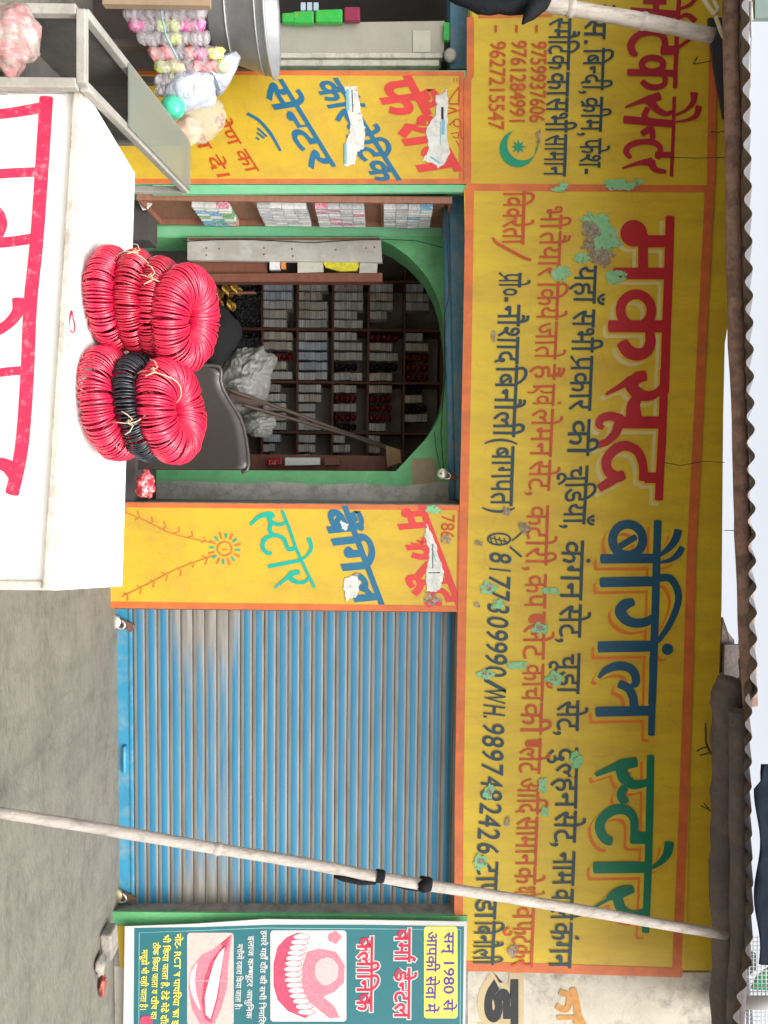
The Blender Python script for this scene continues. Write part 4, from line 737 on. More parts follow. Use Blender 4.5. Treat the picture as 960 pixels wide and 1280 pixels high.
flakes(ls, [(775, 231, 24, 8, 31, 'm'), (797, 228, 7, 5, 32, 'm'), (672, 172, 4, 10, 33, 'p'), (705, 231, 8, 3, 35, 'm')], YSG - 0.0095)

# ------------------------------------------------------------------ painted pillars
pl = sign('pillar_sign', 'yellow painted pillar left of the arch with slanting red and blue words and torn paper', [(110, 88), (580.5, 91), (580.5, 229), (110, 229)], P(110, 158, 0), YELB, -0.006, 0.0055)
border(pl, [([(110, 90), (580, 92)], 6), ([(110, 226.5), (580, 226.5)], 6), ([(577, 90), (577, 229)], 7)], -0.0072)
fp = on_wall(-0.0095)
b = MB(); text(b, 'फैशन', (512, 96), (574, 211), 47, fp, 9, (0.985, -0.14), 0.02, seed=5); b.build('lettering', REDP, pl)
b = MB(); text(b, 'कॉस~मेटिक', (421, 98), (500, 224), 30, fp, 7, (0.985, -0.15), 0.02, seed=6); b.build('lettering', BLT, pl)
b = MB(); text(b, 'सेन~टर', (353, 100), (418, 206), 29, fp, 6, (0.985, -0.15), 0.02, seed=7); b.build('lettering', BLT, pl)
b = MB(); strokes(b, [([(430, 298), (500, 340), (570, 420), (628, 520)], [18, 18, 18, 14]), ([(490, 385), (545, 435)], 12), ([(487, 412), (530, 445)], 10), ([(482, 440), (500, 455)], 10)], fp, (220, 80), 4.8)
b.build('flourish', BLT, pl)
b = MB(); text(b, 'सैण का', (278, 142), (324, 213), 15, fp, 3, (0.97, -0.2), 0.03, seed=8); b.build('lettering', ORT, pl); b = MB(); text(b, 'ध दे।', (252, 165), (290, 222), 15, fp, 3, (0.97, -0.2), 0.03, seed=9); b.build('lettering', ORT, pl)
b = MB(); strokes(b, [([(858, 80), (855, 100)], 5), ([(875, 80), (872, 102)], 5), ([(892, 82), (890, 104)], 5), ([(885, 130), (885, 235)], 9), ([(885, 130), (835, 200), (832, 225), (885, 228)], 8), ([(830, 250), (870, 262), (822, 285)], 8), ([(822, 285), (895, 262)], 8),
  ([(915, 270), (915, 288)], 5), ([(930, 270), (930, 285)], 5), ([(830, 350), (870, 315), (892, 325), (895, 358), (860, 350), (858, 325)], 7), ([(838, 400), (880, 392), (880, 420), (850, 415)], 5), ([(895, 380), (900, 420), (925, 425)], 5), ([(870, 440), (890, 470)], 5)], fp, (380, 80), 4.571)
b.build('lettering', ORT, pl)
def scrap(e, pts, Y, prints=(), seed=0):
    rn = random.Random(seed); q = []
    for i in range(len(pts)):
        a, c = pts[i], pts[(i + 1) % len(pts)]
        for s in range(6):
            t = s / 6; q.append((a[0] + (c[0] - a[0]) * t + rn.uniform(-1.1, 1.1), a[1] + (c[1] - a[1]) * t + rn.uniform(-1.1, 1.1)))
    b = MB(); b.slab([P(x, y, Y) for x, y in q], 0.0012); o = b.build('torn_paper', PAPER, e)
    for k, (pp, w, m) in enumerate(prints):
        b = MB(); stroke_px(b, pp, w, on_wall(Y - 0.0008), smooth=False, cap='flat'); b.build('print', m, o)
scrap(pl, [(431, 108), (446, 108), (451, 140), (456, 160), (455, 184), (446, 190), (444, 206), (430, 207), (432, 180), (438, 160), (434, 130)], -0.0125, [([(434, 112), (435, 138)], 4, PAPB), ([(432, 180), (432, 205)], 3, PAPB), ([(440, 112), (441, 140)], 1, INK)], 3)
scrap(pl, [(559, 108), (560, 140), (558, 168), (562, 190), (556, 205), (548, 210), (540, 203), (528, 200), (536, 190), (533, 162), (546, 140), (545, 120), (555, 116)], -0.0125, [([(554, 150), (554, 168)], 4, PAPB), ([(550.5, 152), (550.5, 180)], 1.2, PAPB), ([(538, 196), (550, 204)], 2.5, PAPB)], 4)
b = MB(); stroke_px(b, [(553, 134), (553, 149)], 3.0, on_wall(-0.0145), smooth=False, cap='flat'); b.build('print', INK, pl)

pr = sign('pillar_sign', 'yellow painted pillar between arch and shutter with sun drawing, red, blue and turquoise words', [(133, 628), (579, 632), (576, 765), (133, 760)], P(130, 693, 0), YELB, -0.006, 0.0055)
border(pr, [([(133, 631), (579, 635)], 6), ([(134, 756), (576, 761)], 8), ([(576, 632), (574, 765)], 8)], -0.0072)
b = MB(); text(b, 'मकसूद', (529, 633), (576, 757), 38, fp, 9, (0.99, -0.08), 0.02, seed=11); b.build('lettering', REDP, pr)
b = MB(); text(b, 'बैंगिल', (433, 634), (478, 753), 32, fp, 9, (0.985, -0.10), 0.02, seed=12); b.build('lettering', BLT, pr)
b = MB()
strokes(b, [([(785, 68), (815, 140), (850, 240), (890, 330), (935, 422)], 14), ([(640, 132), (680, 95), (730, 85), (745, 98)], [14, 20, 26, 20]), ([(725, 90), (735, 120), (775, 132), (805, 122)], [26, 20, 16, 14]), ([(735, 125), (728, 155), (740, 175)], [18, 20, 18]),
   ([(850, 238), (815, 245), (790, 195), (745, 182), (705, 200), (695, 235), (715, 262), (738, 264)], [18, 20, 18, 18, 20, 20, 18, 14]), ([(722, 326), (875, 296)], 18), ([(875, 292), (905, 270), (920, 235), (908, 196)], [10, 14, 18, 22]),
   ([(865, 350), (830, 358), (805, 380), (750, 425)], [20, 26, 18, 8]), ([(815, 372), (845, 395), (885, 398), (908, 380)], [26, 20, 16, 14])], fp, (140, 620), 3.692)
b.build('lettering', GRT, pr)
b = MB(); text(b, '786', (567, 643), (566, 674), 15, fp, 2, (1, 0), seed=13); b.build('lettering', ORT, pr)
b = MB(); bg_ = MB()
def vine(pts, n, sd):
    rn = random.Random(sd); stroke_px(b, pts, 1.3, fp)
    for i in range(n):
        t = (i + .5) / n; a, c = pts[0], pts[-1]; x = a[0] + (c[0] - a[0]) * t; y = a[1] + (c[1] - a[1]) * t
        an = math.atan2(c[1] - a[1], c[0] - a[0])
        for s in (-1, 1):
            q = an + s * R(rn.uniform(35, 60)); l = rn.uniform(5, 9)
            stroke_px(b, [(x, y), (x - l * math.cos(q), y - l * math.sin(q))], [1.0, 1.8], fp, smooth=False)
vine([(150, 638), (180, 650), (215, 667), (266, 679)], 7, 1)
vine([(152, 746), (185, 730), (220, 712), (268, 694)], 7, 2)
stroke_px(b, ring(281, 686, 9, 8.5), 2.0, fp); stroke_px(b, [(278, 687), (284, 687)], 1.5, fp)
for i in range(16):
    a = 2 * math.pi * i / 16 + .1; l0, l1 = 13, 19 + 2 * (i % 2)
    stroke_px(b if i % 2 else bg_, [(281 + l0 * math.cos(a), 686 + l0 * math.sin(a)), (281 + l1 * math.cos(a), 686 + l1 * math.sin(a))], [1.8, 3.0], fp, smooth=False)
b.build('sun_and_vine_drawing', mat('drawing_orange', (0.55, 0.16, 0.03), 0.6), pr); bg_.build('sun_petals', GRT, pr)
scrap(pr, [(431, 722), (447, 718), (450, 730), (446, 745), (433, 752), (430, 738)], -0.0125, [], 5)
scrap(pr, [(425, 650), (436, 655), (432, 664), (427, 660)], -0.0125, [], 6)
scrap(pr, [(533, 655), (541, 668), (547, 690), (555, 715), (551, 735), (545, 740), (533, 738), (534, 712), (537, 690), (531, 668)], -0.0125, [([(540, 686), (545, 702)], 1.5, PAPB), ([(536, 716), (550, 716)], 1.2, INK), ([(541, 680), (541, 710)], 1, INK)], 7)
flakes(pr, [(542, 637, 10, 6, 41, 'm'), (556, 675, 7, 6, 42, 'p'), (540, 750, 11, 9, 43, 'p'), (445, 720, 6, 3, 44, 'p')], -0.0115)

# ------------------------------------------------------------------ dental clinic banner
YB = -0.075
fb = empty('flex_banner', P(160, 1240, YB), 'teal dental clinic banner with photos of teeth hanging at the right end', 'banner')
TEAL = mat('banner_teal', (0.020, 0.14, 0.16), 0.42, 0.08, 2.0, spec=0.5)
BWH = mat('banner_white', (0.54, 0.54, 0.52), 0.45, 0.05)
BYEL = mat('banner_yellow', (0.72, 0.62, 0.10), 0.45, 0.05)
BRED = mat('banner_red', (0.50, 0.012, 0.05), 0.45, 0.05)
BPUR = mat('banner_purple', (0.07, 0.03, 0.26), 0.45, 0.05)
b = MB(); b.slab([P(x, y, YB) for x, y in [(156, 1158), (240, 1155), (330, 1149), (460, 1150), (584, 1152), (582, 1240), (580, 1420), (152, 1420)]], 0.006)
b.build('sheet', BWH, fb)
fb1 = on_wall(YB - 0.0015); fb2 = on_wall(YB - 0.0030); fb3 = on_wall(YB - 0.0045); fb4 = on_wall(YB - 0.006); fb5 = on_wall(YB - 0.0075)
b = MB(); poly_px(b, [(168, 1160), (250, 1159), (340, 1156), (460, 1156), (580, 1158), (579, 1240), (577, 1420), (166, 1420)], fb1); b.build('print_ground', TEAL, fb)
b = MB(); stroke_px(b, [(173, 1420), (174, 1166), (330, 1160), (576, 1162), (574, 1420)], 0.9, fb2, smooth=False, cap=False); b.build('print_line', mat('banner_line', (0.25, 0.48, 0.52), 0.45), fb)
def rrect(x0, y0, x1, y1, r=4):
    out = []
    for cx, cy, a0 in ((x1 - r, y1 - r, 0), (x0 + r, y1 - r, 90), (x0 + r, y0 + r, 180), (x1 - r, y0 + r, 270)):
        for i in range(5): a = R(a0 + 22.5 * i); out.append((cx + r * math.cos(a), cy + r * math.sin(a)))
    return out
b = MB(); poly_px(b, rrect(530, 1158, 572, 1273), fb2); b.build('yellow_panel', BYEL, fb)
b = MB(); text(b, 'सन_ 1980 से', (567, 1165), (566, 1264), 11.5, fb3, 3, seed=1); b.build('lettering', BPUR, fb); b = MB(); text(b, 'आपकी सेवा में', (546, 1164), (544, 1266), 12, fb3, 3, seed=2); b.build('lettering', BPUR, fb)
for nm, m, bo, fn in (('lettering_rim', BWH, 16, fb2), ('lettering', BRED, 4, fb3)):
    b = MB(); text(b, 'वर्मा'.replace('र्', '') .replace('मा', 'मा^') + ' डेन~टल', (513, 1161), (512, 1273), 19, fn, bo, seed=3); b.build(nm, m, fb); b = MB(); text(b, 'क~लीनिक', (466, 1171), (465, 1264), 19, fn, bo, seed=4); b.build(nm, m, fb)
# denture picture
b = MB(); poly_px(b, rrect(338, 1163, 433, 1277), fb2); b.build('picture', mat('picture_pale', (0.62, 0.54, 0.52), 0.45, .1, 20), fb)
PINK = mat('gum_pink', (0.62, 0.19, 0.24), 0.45, 0.35, 60); PINKD = mat('gum_dark', (0.48, 0.06, 0.12), 0.45, 0.4, 70); PINKL = mat('skin_pale', (0.68, 0.44, 0.40), 0.45, 0.15, 30)
b = MB(); poly_px(b, [(372, 1166), (358, 1172), (347, 1184), (342, 1205), (342, 1232), (347, 1250), (360, 1264), (382, 1273), (388, 1268), (378, 1256), (371, 1240), (368, 1220), (369, 1200), (374, 1184), (380, 1172)], fb3); b.build('picture_gum', PINKD, fb)
b = MB(); poly_px(b, [(384, 1190), (400, 1186), (420, 1190), (431, 1206), (430, 1228), (418, 1240), (404, 1246), (418, 1258), (425, 1272), (412, 1273), (398, 1262), (386, 1252), (378, 1238), (378, 1208)], fb3)
poly_px(b, [(374, 1166), (384, 1170), (380, 1180), (372, 1176)], fb3, .0002); poly_px(b, splat(418, 1172, 8, 7, 3, amp=.2), fb3); b.build('picture_gum', PINK, fb)
b = MB(); poly_px(b, splat(408, 1214, 15, 17, 5, amp=.1), fb4); b.build('picture_palate', mat('palate_pale', (0.62, 0.42, 0.42), 0.4, .2, 60), fb)
b = MB(); c = MB()
for i in range(15):
    t = i / 14; y = 1171 + 94 * t; x = 371 - 14 * math.sin(math.pi * t) + 6 * t
    poly_px(b, splat(x + 6, y, 10, 3.0, i, n=14, amp=.12), fb4, 0.0001 * (i % 4)); poly_px(c, splat(x + 6.5, y + .4, 11, 3.8, i, n=14, amp=.12), fb4, -0.0004 - 0.0001 * (i % 3))
c.build('picture_tooth_gaps', PINK, fb); b.build('picture_teeth', mat('teeth_white', (0.66, 0.63, 0.58), 0.4), fb)
# smile picture
b = MB(); poly_px(b, rrect(234, 1166, 292, 1282), fb2); b.build('picture', PINKL, fb)
b = MB(); poly_px(b, [(290, 1168), (286, 1200), (284, 1235), (276, 1262), (268, 1280), (250, 1280), (240, 1262), (236, 1235), (240, 1210), (252, 1194), (268, 1186), (280, 1176)], fb3); b.build('picture_lips', PINK, fb)
b = MB(); poly_px(b, [(288, 1170), (282, 1190), (276, 1180)], fb4); poly_px(b, [(282, 1180), (277, 1215), (273, 1246), (264, 1279), (256, 1274), (252, 1252), (255, 1226), (263, 1202), (274, 1188)], fb4); b.build('picture_mouth', PINKD, fb)
b = MB(); poly_px(b, [(281, 1184), (276, 1215), (271, 1246), (263, 1274), (257, 1268), (256, 1246), (262, 1222), (268, 1202), (275, 1190)], fb5); b.build('picture_teeth', MATS['teeth_white'], fb)
b = MB(); stroke_px(b, [(246, 1204), (241, 1220), (242, 1240), (250, 1262)], [2, 7, 7, 2], fb4); b.build('picture_highlight', mat('lip_pale', (0.72, 0.46, 0.48), 0.4), fb)
b = MB()
text(b, 'हमारे यहाँ दाँत की सभी बिमारियों का', (333, 1163), (329, 1300), 6.2, fb3, 5, seed=5); b.build('lettering', BWH, fb); b = MB()
text(b, 'इलाज कम~प~यूटर आधुनिक', (317, 1170), (314, 1273), 6.2, fb3, 5, seed=6); b.build('lettering', BWH, fb); b = MB()
text(b, 'मशीनो द्वारा किया जाता है।'.replace('द्व', 'दव'), (303, 1180), (300, 1262), 6.2, fb3, 5, seed=7)
b.build('lettering', BWH, fb)
b = MB()
text(b, 'नोट:- RCT व पायरिया का इलाज'.replace(':', ''), (226, 1167), (222, 1300), 7, fb3, 6, seed=8); b.build('lettering', BYEL, fb); b = MB()
text(b, 'भी किया जाता है, टेढे मेढे दाँतो को', (211, 1168), (207, 1300), 6.8, fb3, 5, seed=9); b.build('lettering', BYEL, fb); b = MB()
text(b, 'ठीक किया जाता व खींच का', (198, 1178), (195, 1274), 6.6, fb3, 5, seed=10); b.build('lettering', BYEL, fb); b = MB()
text(b, 'मसूडो भी सही जाता है।', (184, 1187), (182, 1263), 6.6, fb3, 5, seed=11)
b.build('lettering', BYEL, fb)
b = MB(); poly_px(b, splat(183, 1276, 8, 8, 9, amp=.25), fb3); b.build('picture_face', PINKD, fb)
b = MB(); stroke_px(b, [(240, 1226), (292, 1226)], 0.6, fb5, smooth=False); b.build('crease', BWH, fb)

# yellow painted foot of the end pillar and rubble below the banner
b = MB(); b.slab([P(x, y, -0.004) for x, y in [(146, 1157), (190, 1157), (190, 1208), (150, 1210)]], 0.0035); b.build('painted_foot', YELB, sb)
b = MB(); b.slab([P(x, y, -0.002) for x, y in [(137, 1208), (190, 1208), (190, 1420), (134, 1420)]], 0.0015); b.build('plaster_foot', WHITEW, sb)
rb = random.Random(4)
def stone(x, y, size, m, label, sd, group=None, rz=0):
    c = Pz(x, y, size[2] * 0.9); b = MB(); b.lump(c, size, sd, 0.7, 1.4, 14, Matrix.Rotation(rz, 3, 'Z'))
    for i, v in enumerate(b.v):
        if v.z < 0.002: b.v[i] = Vector((v.x, v.y, 0.002))
    b.build('stone', m, label=label, cat='stone', group=group)
c = Pz(124, 1186, 0.0); b = MB(); b.box(c + Vector((0, 0.08, 0.04)), (0.20, 0.13, 0.08), Matrix.Rotation(R(7), 3, 'Z')); b.build('concrete_block', BARE, bevel=0.015, label='grey concrete block on the floor under the banner corner', cat='block')
stone(126, 1208, (0.075, 0.06, 0.03), BARE, 'flat pale stone beside the concrete block under the banner', 3)
c = Pz(123, 1232, 0.0); b = MB(); b.lump(c + Vector((0, 0, 0.03)), (0.08, 0.035, 0.022), 8, 0.6, 2.2, 20, crease=.4); b.build('wrapper', mat('wrapper_red', (0.30, 0.07, 0.05), 0.5, 0.3, 30), label='crumpled reddish wrapper on the floor by the right wall foot', cat='wrapper')

# ------------------------------------------------------------------ awning: poles, beams, corrugated sheet
PINKW = mat('beam_wood', (0.27, 0.17, 0.135), 0.8, 0.3, 14, 0.5, 50, col2=(0.13, 0.08, 0.065), amt=0.8, c2scale=12)
GREYW = mat('beam_grey', (0.085, 0.068, 0.066), 0.85, 0.25, 7, 0.8, 40, col2=(0.14, 0.115, 0.105), amt=0.6, c2scale=5)
LIME = mat('limewashed_pole', (0.42, 0.38, 0.335), 0.85, 0.2, 12, 0.5, 60, col2=(0.20, 0.16, 0.14), amt=0.7, c2scale=14, thr=(0.50, 0.68), stretch=(1.5, 1.5, 0.5))
SHEET = mat('corrugated_iron', (0.12, 0.125, 0.135), 0.6, 0.25, 5, 0.2, 30, col2=(0.13, 0.085, 0.06), amt=0.6, c2scale=4)
def wob(pts, n, amp, sd):
    out = []
    for i in range(n + 1):
        t = i / n * (len(pts) - 1); k = min(int(t), len(pts) - 2); p = pts[k].lerp(pts[k + 1], t - k)
        out.append(p + Vector((noise.noise(p * 1.3 + Vector((sd, 0, 0))), noise.noise(p * 1.3 + Vector((0, sd, 5))), noise.noise(p * 1.3 + Vector((9, 0, sd))))) * amp)
    return out
b = MB(); YFR, YBM = -1.32, -0.98
pts = wob([P(914, -160, YBM), P(914, 60, YBM), P(916, 210, YBM), P(920, 430, YBM), P(928, 640, YBM), P(933, 780, YBM), P(936, 880, YBM)], 40, 0.012, 3)
b.tube(pts, [0.043 + 0.006 * noise.noise(p * 4) for p in pts], 14, jit=0.02)
b.build('roof_beam', PINKW, label='pinkish brown round timber beam along the awning edge', cat='beam')
b = MB(); pts = wob([Pd(916, 848, 4.45), Pd(907, 880, 4.46), Pd(909, 1000, 4.5), Pd(907, 1130, 4.52), Pd(905, 1420, 4.55)], 40, 0.012, 8)
for i in range(len(pts) - 1): pass
b.tube(pts, [(0.085 + 0.022 * noise.noise(p * 7)) * (0.55 if i == 0 else 1) for i, p in enumerate(pts)], 18, jit=0.04)
b.build('roof_beam', GREYW, label='thick dark grey beam under the awning at the right end', cat='beam')
b = MB(); pts = wob([P(922, 890, -1.05), P(924, 1050, -1.05), P(923, 1180, -1.05), P(919, 1250, -1.05), P(912, 1420, -1.05)], 14, 0.012, 12)
b.tube(pts, [0.052 + 0.012 * noise.noise(p * 3) for p in pts], 12, jit=0.04)
b.build('roof_beam', GREYW, label='lumpy grey pole lying in front of the thick beam at the right end', cat='beam')
# sheet
e = empty('corrugated_roof', Pd(935, 500, 4.2), 'corrugated iron awning sheet with wavy edge above the long sign', 'roof')
b = MB()
def sheet(b, xa, xb, d0, d1, slope, v0, pitch, amp, nd=6, rag=0.0):
    n = int((xb - xa) / pitch * 10); rowsv = []
    for j in range(nd + 1):
        for i in range(n + 1):
            x = xa + (xb - xa) * i / n; yy = d0 + (d1 - d0) * j / nd
            if j == 0: yy += rag * noise.noise(Vector((x * 1.7, 0, 3)))
            zed = v0(x) + slope * (yy - d0) + amp * math.sin(2 * math.pi * x / pitch)
            rowsv.append((x, yy, zed))
    b.add(rowsv, [(j * (n + 1) + i, j * (n + 1) + i + 1, (j + 1) * (n + 1) + i + 1, (j + 1) * (n + 1) + i) for j in range(nd) for i in range(n)], True)
_za, _zb = P(932, 0, YFR), P(943, 900, YFR)
def edge_z(x): return _za.z + (_zb.z - _za.z) * (x - _za.x) / (_zb.x - _za.x)
_pit = (_zb.x - _za.x) / 900 * 33.5
sheet(b, -3.9, _zb.x - 0.1, YFR, 0.12, 0.458, edge_z, _pit, 0.021, rag=0.02)
b.build('sheet', SHEET, e)
b = MB(); xs = _zb.x - 0.15
_e2 = [P(936, 880, YFR + .06), P(935, 1000, YFR + .06), P(938, 1130, YFR + .06), P(935, 1200, YFR + .06), P(921, 1262, YFR + .06), P(916, 1420, YFR + .06)]
def edge2(x):
    for p, q in zip(_e2, _e2[1:]):
        if x <= q.x: break
    return p.z + (q.z - p.z) * (x - p.x) / (q.x - p.x)
sheet(b, xs, 3.9, YFR + .06, 0.12, 0.45, edge2, _pit, 0.02, rag=0.08)
b.build('sheet', GREYW, e)
# limewashed poles
def pole(name, pts, rad, label, sd, nodes=()):
    e = empty(name, pts[0], label, 'pole'); q = wob(pts, 36, 0.012, sd); b = MB()
    b.tube(q, [rad * (1 + 0.08 * noise.noise(p * 5)) for p in q], 14, jit=0.03); b.build('shaft', LIME, e)
    for t in nodes:
        i = int(t * 36); b = MB(); d = (q[i + 1] - q[i]).normalized(); b.lathe(q[i], [(rad * 1.0, -0.02), (rad * 1.16, -0.006), (rad * 1.16, 0.006), (rad * 1.0, 0.02)], 14, d); b.build('joint', LIME, e)
    return e
dp = pole('support_pole', [Pz(-20, 1012, 0.0), Pd(908, 1168, 4.27)], 0.028, 'long limewashed pole leaning in front of the blue shutter', 21, (0.3,))
q0, q1 = Pz(-20, 1012, 0.0), Pd(908, 1168, 4.27); axis = (q1 - q0).normalized()
def onpole(x): 
    t = (x + 20) / 928.0
    # nearest by picture position
    best = min((abs((( (q0.lerp(q1, s / 400) - CAMPOS).dot(IX)) / ((q0.lerp(q1, s / 400) - CAMPOS).dot(FW)) * F + 480) - x), s) for s in range(401))
    return q0.lerp(q1, best[1] / 400)
def band(x, w, r, m, name, label):
    c = onpole(x); b = MB(); b.lathe(c, [(r * .96, -w / 2), (r * 1.05, -w / 4), (r, 0), (r * 1.06, w / 4), (r * .95, w / 2)], 16, axis)
    return b, c
b, c = band(475, 0.045, 0.033, BLACKC, 'tie', '')
fr = -FW
b.tube([c - axis * 0.02 + RT * 0.032 + fr * .02, c - axis * 0.1 + RT * 0.042 + fr * .02, c - axis * 0.2 + RT * 0.036 + fr * .015, c - axis * 0.25 + RT * 0.034 + fr * .01], [0.006, 0.012, 0.016, 0.008], 10)
b.build('cloth_tie', BLACKC, label='black rag tied round the leaning pole, lower one', cat='rag')
b, c = band(532, 0.06, 0.036, BLACKC, 'tie', '')
b.lump(c + fr * 0.03 - axis * .01, (0.028, 0.025, 0.035), 5, 0.5, 3, 14)
b.tube([c + RT * 0.032, c - axis * 0.1 + RT * 0.04, c - axis * 0.19 + RT * 0.035], [0.012, 0.010, 0.005], 8)
b.build('cloth_tie', BLACKC, label='black knotted rag tied round the leaning pole, upper one', cat='rag')
pole('support_pole', [Pd(545, -28, 4.05), Pd(690, 6, 4.08), Pd(890, 45, 4.16)], 0.040, 'limewashed bamboo pole crossing the top of the left sign', 25, (0.56, 0.78))
b = MB(); pts = [Pd(560, -12, 4.0), Pd(600, 4, 4.0), Pd(640, 6, 4.0), Pd(672, 4, 4.02), Pd(688, -2, 4.03)]
b.tube(wob(pts, 12, 0.02, 4), [0.02, 0.03, 0.03, 0.038, 0.04, 0.036, 0.04, 0.042, 0.044, 0.048, 0.048, 0.044, 0.02], 14, jit=.08)
b.tube([Pd(672, 6, 3.98), Pd(664, 16, 3.96), Pd(657, 24, 3.96), Pd(653, 30, 3.96)], [0.05, 0.035, 0.02, 0.006], 10, jit=.1)
b.build('cloth_wrap', BLACKC, label='dark rag wrapped round the bamboo pole at the far left', cat='rag')
b = MB(); pts = [Pd(876, -8, 4.05), Pd(884, 6, 4.03), Pd(893, 18, 4.02), Pd(898, 12, 4.02), Pd(893, 2, 4.03), Pd(890, -10, 4.05)]
b.tube(wob(pts, 24, 0.008, 2), 0.012, 8); pts = [Pd(894, 20, 4.0), Pd(901, 40, 4.02), Pd(904, 46, 4.05), Pd(915, 47, 4.1)]
b.tube(wob(pts, 12, 0.004, 5), 0.011, 8); b.build('rope', mat('rope_pale', (0.42, 0.36, 0.24), 0.9, 0.2, 60), label='pale rope looped over the beam end at the top left', cat='rope')
# dark tarpaulin over the right end
TARP = mat('tarp_navy', (0.010, 0.014, 0.022), 0.95, 0.3, 6, 0.3, 20, spec=0.05)
b = MB(); n, m_ = 24, 8; vs = []
for i in range(n + 1):
    for j in range(m_ + 1):
        y = 955 + (1205 - 955) * i / n; x = 941 + j * 10 - max(0, 6 - i) * 0 + 3 * noise.noise(Vector((i * .4, j * .3, 1)))
        if j == 0: x = 946 - 4 * math.sin(i * .5) + (8 if i < 3 else 0)
        vs.append(Pd(x, y, 3.85 + 0.035 * j + 0.09 * noise.noise(Vector((i * .5, j * .25, 4)))))
b.add(vs, [(i * (m_ + 1) + j, i * (m_ + 1) + j + 1, (i + 1) * (m_ + 1) + j + 1, (i + 1) * (m_ + 1) + j) for i in range(n) for j in range(m_)], True)
o = b.build('tarpaulin', TARP, label='dark navy tarpaulin folded over the right end of the awning', cat='tarpaulin')
sm = o.modifiers.new('thick', 'SOLIDIFY'); sm.thickness = 0.008
# balcony mesh beyond, upper right
bm_ = empty('balcony_grille', Pd(930, 1230, 6.8), 'white wire mesh grille with green cloth beyond the awning at the far right', 'grille')
b = MB()
for k in range(14): b.tube([Pd(926 + k * 5.2, 1170, 7.0), Pd(926 + k * 5.2, 1340, 7.0)], 0.006, 5)
for k in range(32): b.tube([Pd(926, 1172 + k * 5.2, 7.0), Pd(994, 1172 + k * 5.2, 7.0)], 0.0045, 5)
b.build('wire_mesh', mat('mesh_white', (0.55, 0.56, 0.55), 0.5), bm_)
b = MB(); b.slab([Pd(x, y, 7.25) for x, y in [(926, 1187), (945, 1192), (945, 1212), (930, 1225), (926, 1222)]], 0.02); b.slab([Pd(x, y, 7.25) for x, y in [(960, 1150), (998, 1150), (998, 1205), (955, 1200)]], 0.02); b.build('backing', mat('grille_dark', (0.10, 0.11, 0.14), 0.8), bm_)
b = MB(); b.slab([Pd(x, y, 7.3) for x, y in [(926, 1262), (940, 1264), (942, 1290), (926, 1290)]], 0.02); b.build('backing', MATS['grille_dark'], bm_); b = MB(); b.slab([Pd(x, y, 7.3) for x, y in [(926, 1222), (938, 1224), (938, 1246), (926, 1248)]], 0.02); b.build('backing', MATS['grille_dark'], bm_)
b = MB(); b.tube([Pd(924, 1254, 6.9), Pd(1000, 1252, 6.9)], 0.055, 12); b.build('post', mat('post_grey', (0.35, 0.33, 0.32), 0.6), bm_)
b = MB(); pts = [(940, 1237), (946, 1224), (962, 1210), (985, 1204), (1000, 1206), (1000, 1236), (965, 1238)]; b.slab([Pd(x, y, 7.1) for x, y in pts], 0.03); b.build('green_cloth', mat('cloth_green', (0.02, 0.36, 0.16), 0.7, 0.2, 20), bm_)
# post and board seen against the sky at the left
e = empty('roof_post', Pd(930, 20, 5.6), 'grey green board against the sky at the upper left corner', 'board')
b = MB(); b.slab([Pd(x, y, 5.6) for x, y in [(944, -60), (1000, -60), (1000, 22), (944, 22)]], 0.05); b.build('board', mat('board_greygreen', (0.16, 0.22, 0.20), 0.7), e)
b = MB()
for ya, yb in ((2, 26), (26, 46)): b.tube([Pd(938, ya, 4.6), Pd(939, yb, 4.6)], 0.012 - 0.004 * (ya > 20), 6)
b.tube([Pd(939, 46, 4.6), Pd(938, 110, 4.6)], 0.003, 5); b.build('bracket', LIME, e)
b = MB(); b.slab([P(x, y, -0.06) for x, y in [(886, 22), (912, 22), (912, 150), (905, 146), (900, 118), (893, 80)]], 0.03); b.build('shadow_wedge', mat('shadow_wedge_dark', (0.03, 0.03, 0.045), 0.8, 0.2, 8), label='dark pointed slab standing in for the shadow flap between the left sign top and the awning beam', cat='wedge')  # dark slab stands in for the shadowed gap between sign top and beam
# thin wires, dead twigs and root
def wire(pts, r, m, label, cat='wire', group=None, sd=0, amp=0.01):
    b = MB(); b.tube(wob(pts, 6 * len(pts), amp, sd), r, 6); return b.build('wire' if cat == 'wire' else cat, m, label=label, cat=cat, group=group)
CAB = mat('cable_black', (0.015, 0.015, 0.015), 0.5)
wire([P(830, 578, -0.04), P(850, 582, -0.05), P(880, 577, -0.06), P(905, 578, -0.3)], 0.0025, CAB, 'thin black wire across the sign above the last letter of the red word', sd=1)
wire([P(835, 196, -0.04), P(870, 197, -0.05), P(906, 196, -0.3)], 0.0025, CAB, 'thin black wire running up from the small red word of the left sign', sd=2)
wire([P(888, 165, -0.04), P(898, 166, -0.1), P(910, 163, -0.5)], 0.003, CAB, 'short dark wire stub above the top border of the left sign', sd=3)
wire([P(868, 80, -0.04), P(866, 78, -0.05), P(872, 71, -0.06), P(868, 80, -0.08), P(890, 76, -0.08)], 0.003, CAB, 'bent dark wire hook near the top of the left sign', sd=4, amp=0.004)
wire([P(905, 664, 0.1), P(925, 665, -0.6)], 0.003, CAB, 'short wire bridging the sky gap above the blue word', sd=5)
wire([P(557, 250, 0.12), P(560, 330, 0.13), P(560, 372, 0.14), P(554, 392, 0.2), P(556, 470, 0.3), P(551, 540, 0.4), P(555, 588, 0.2)], 0.0035, CAB, 'black cable sagging under the blue hood above the arch', sd=6, amp=0.02)
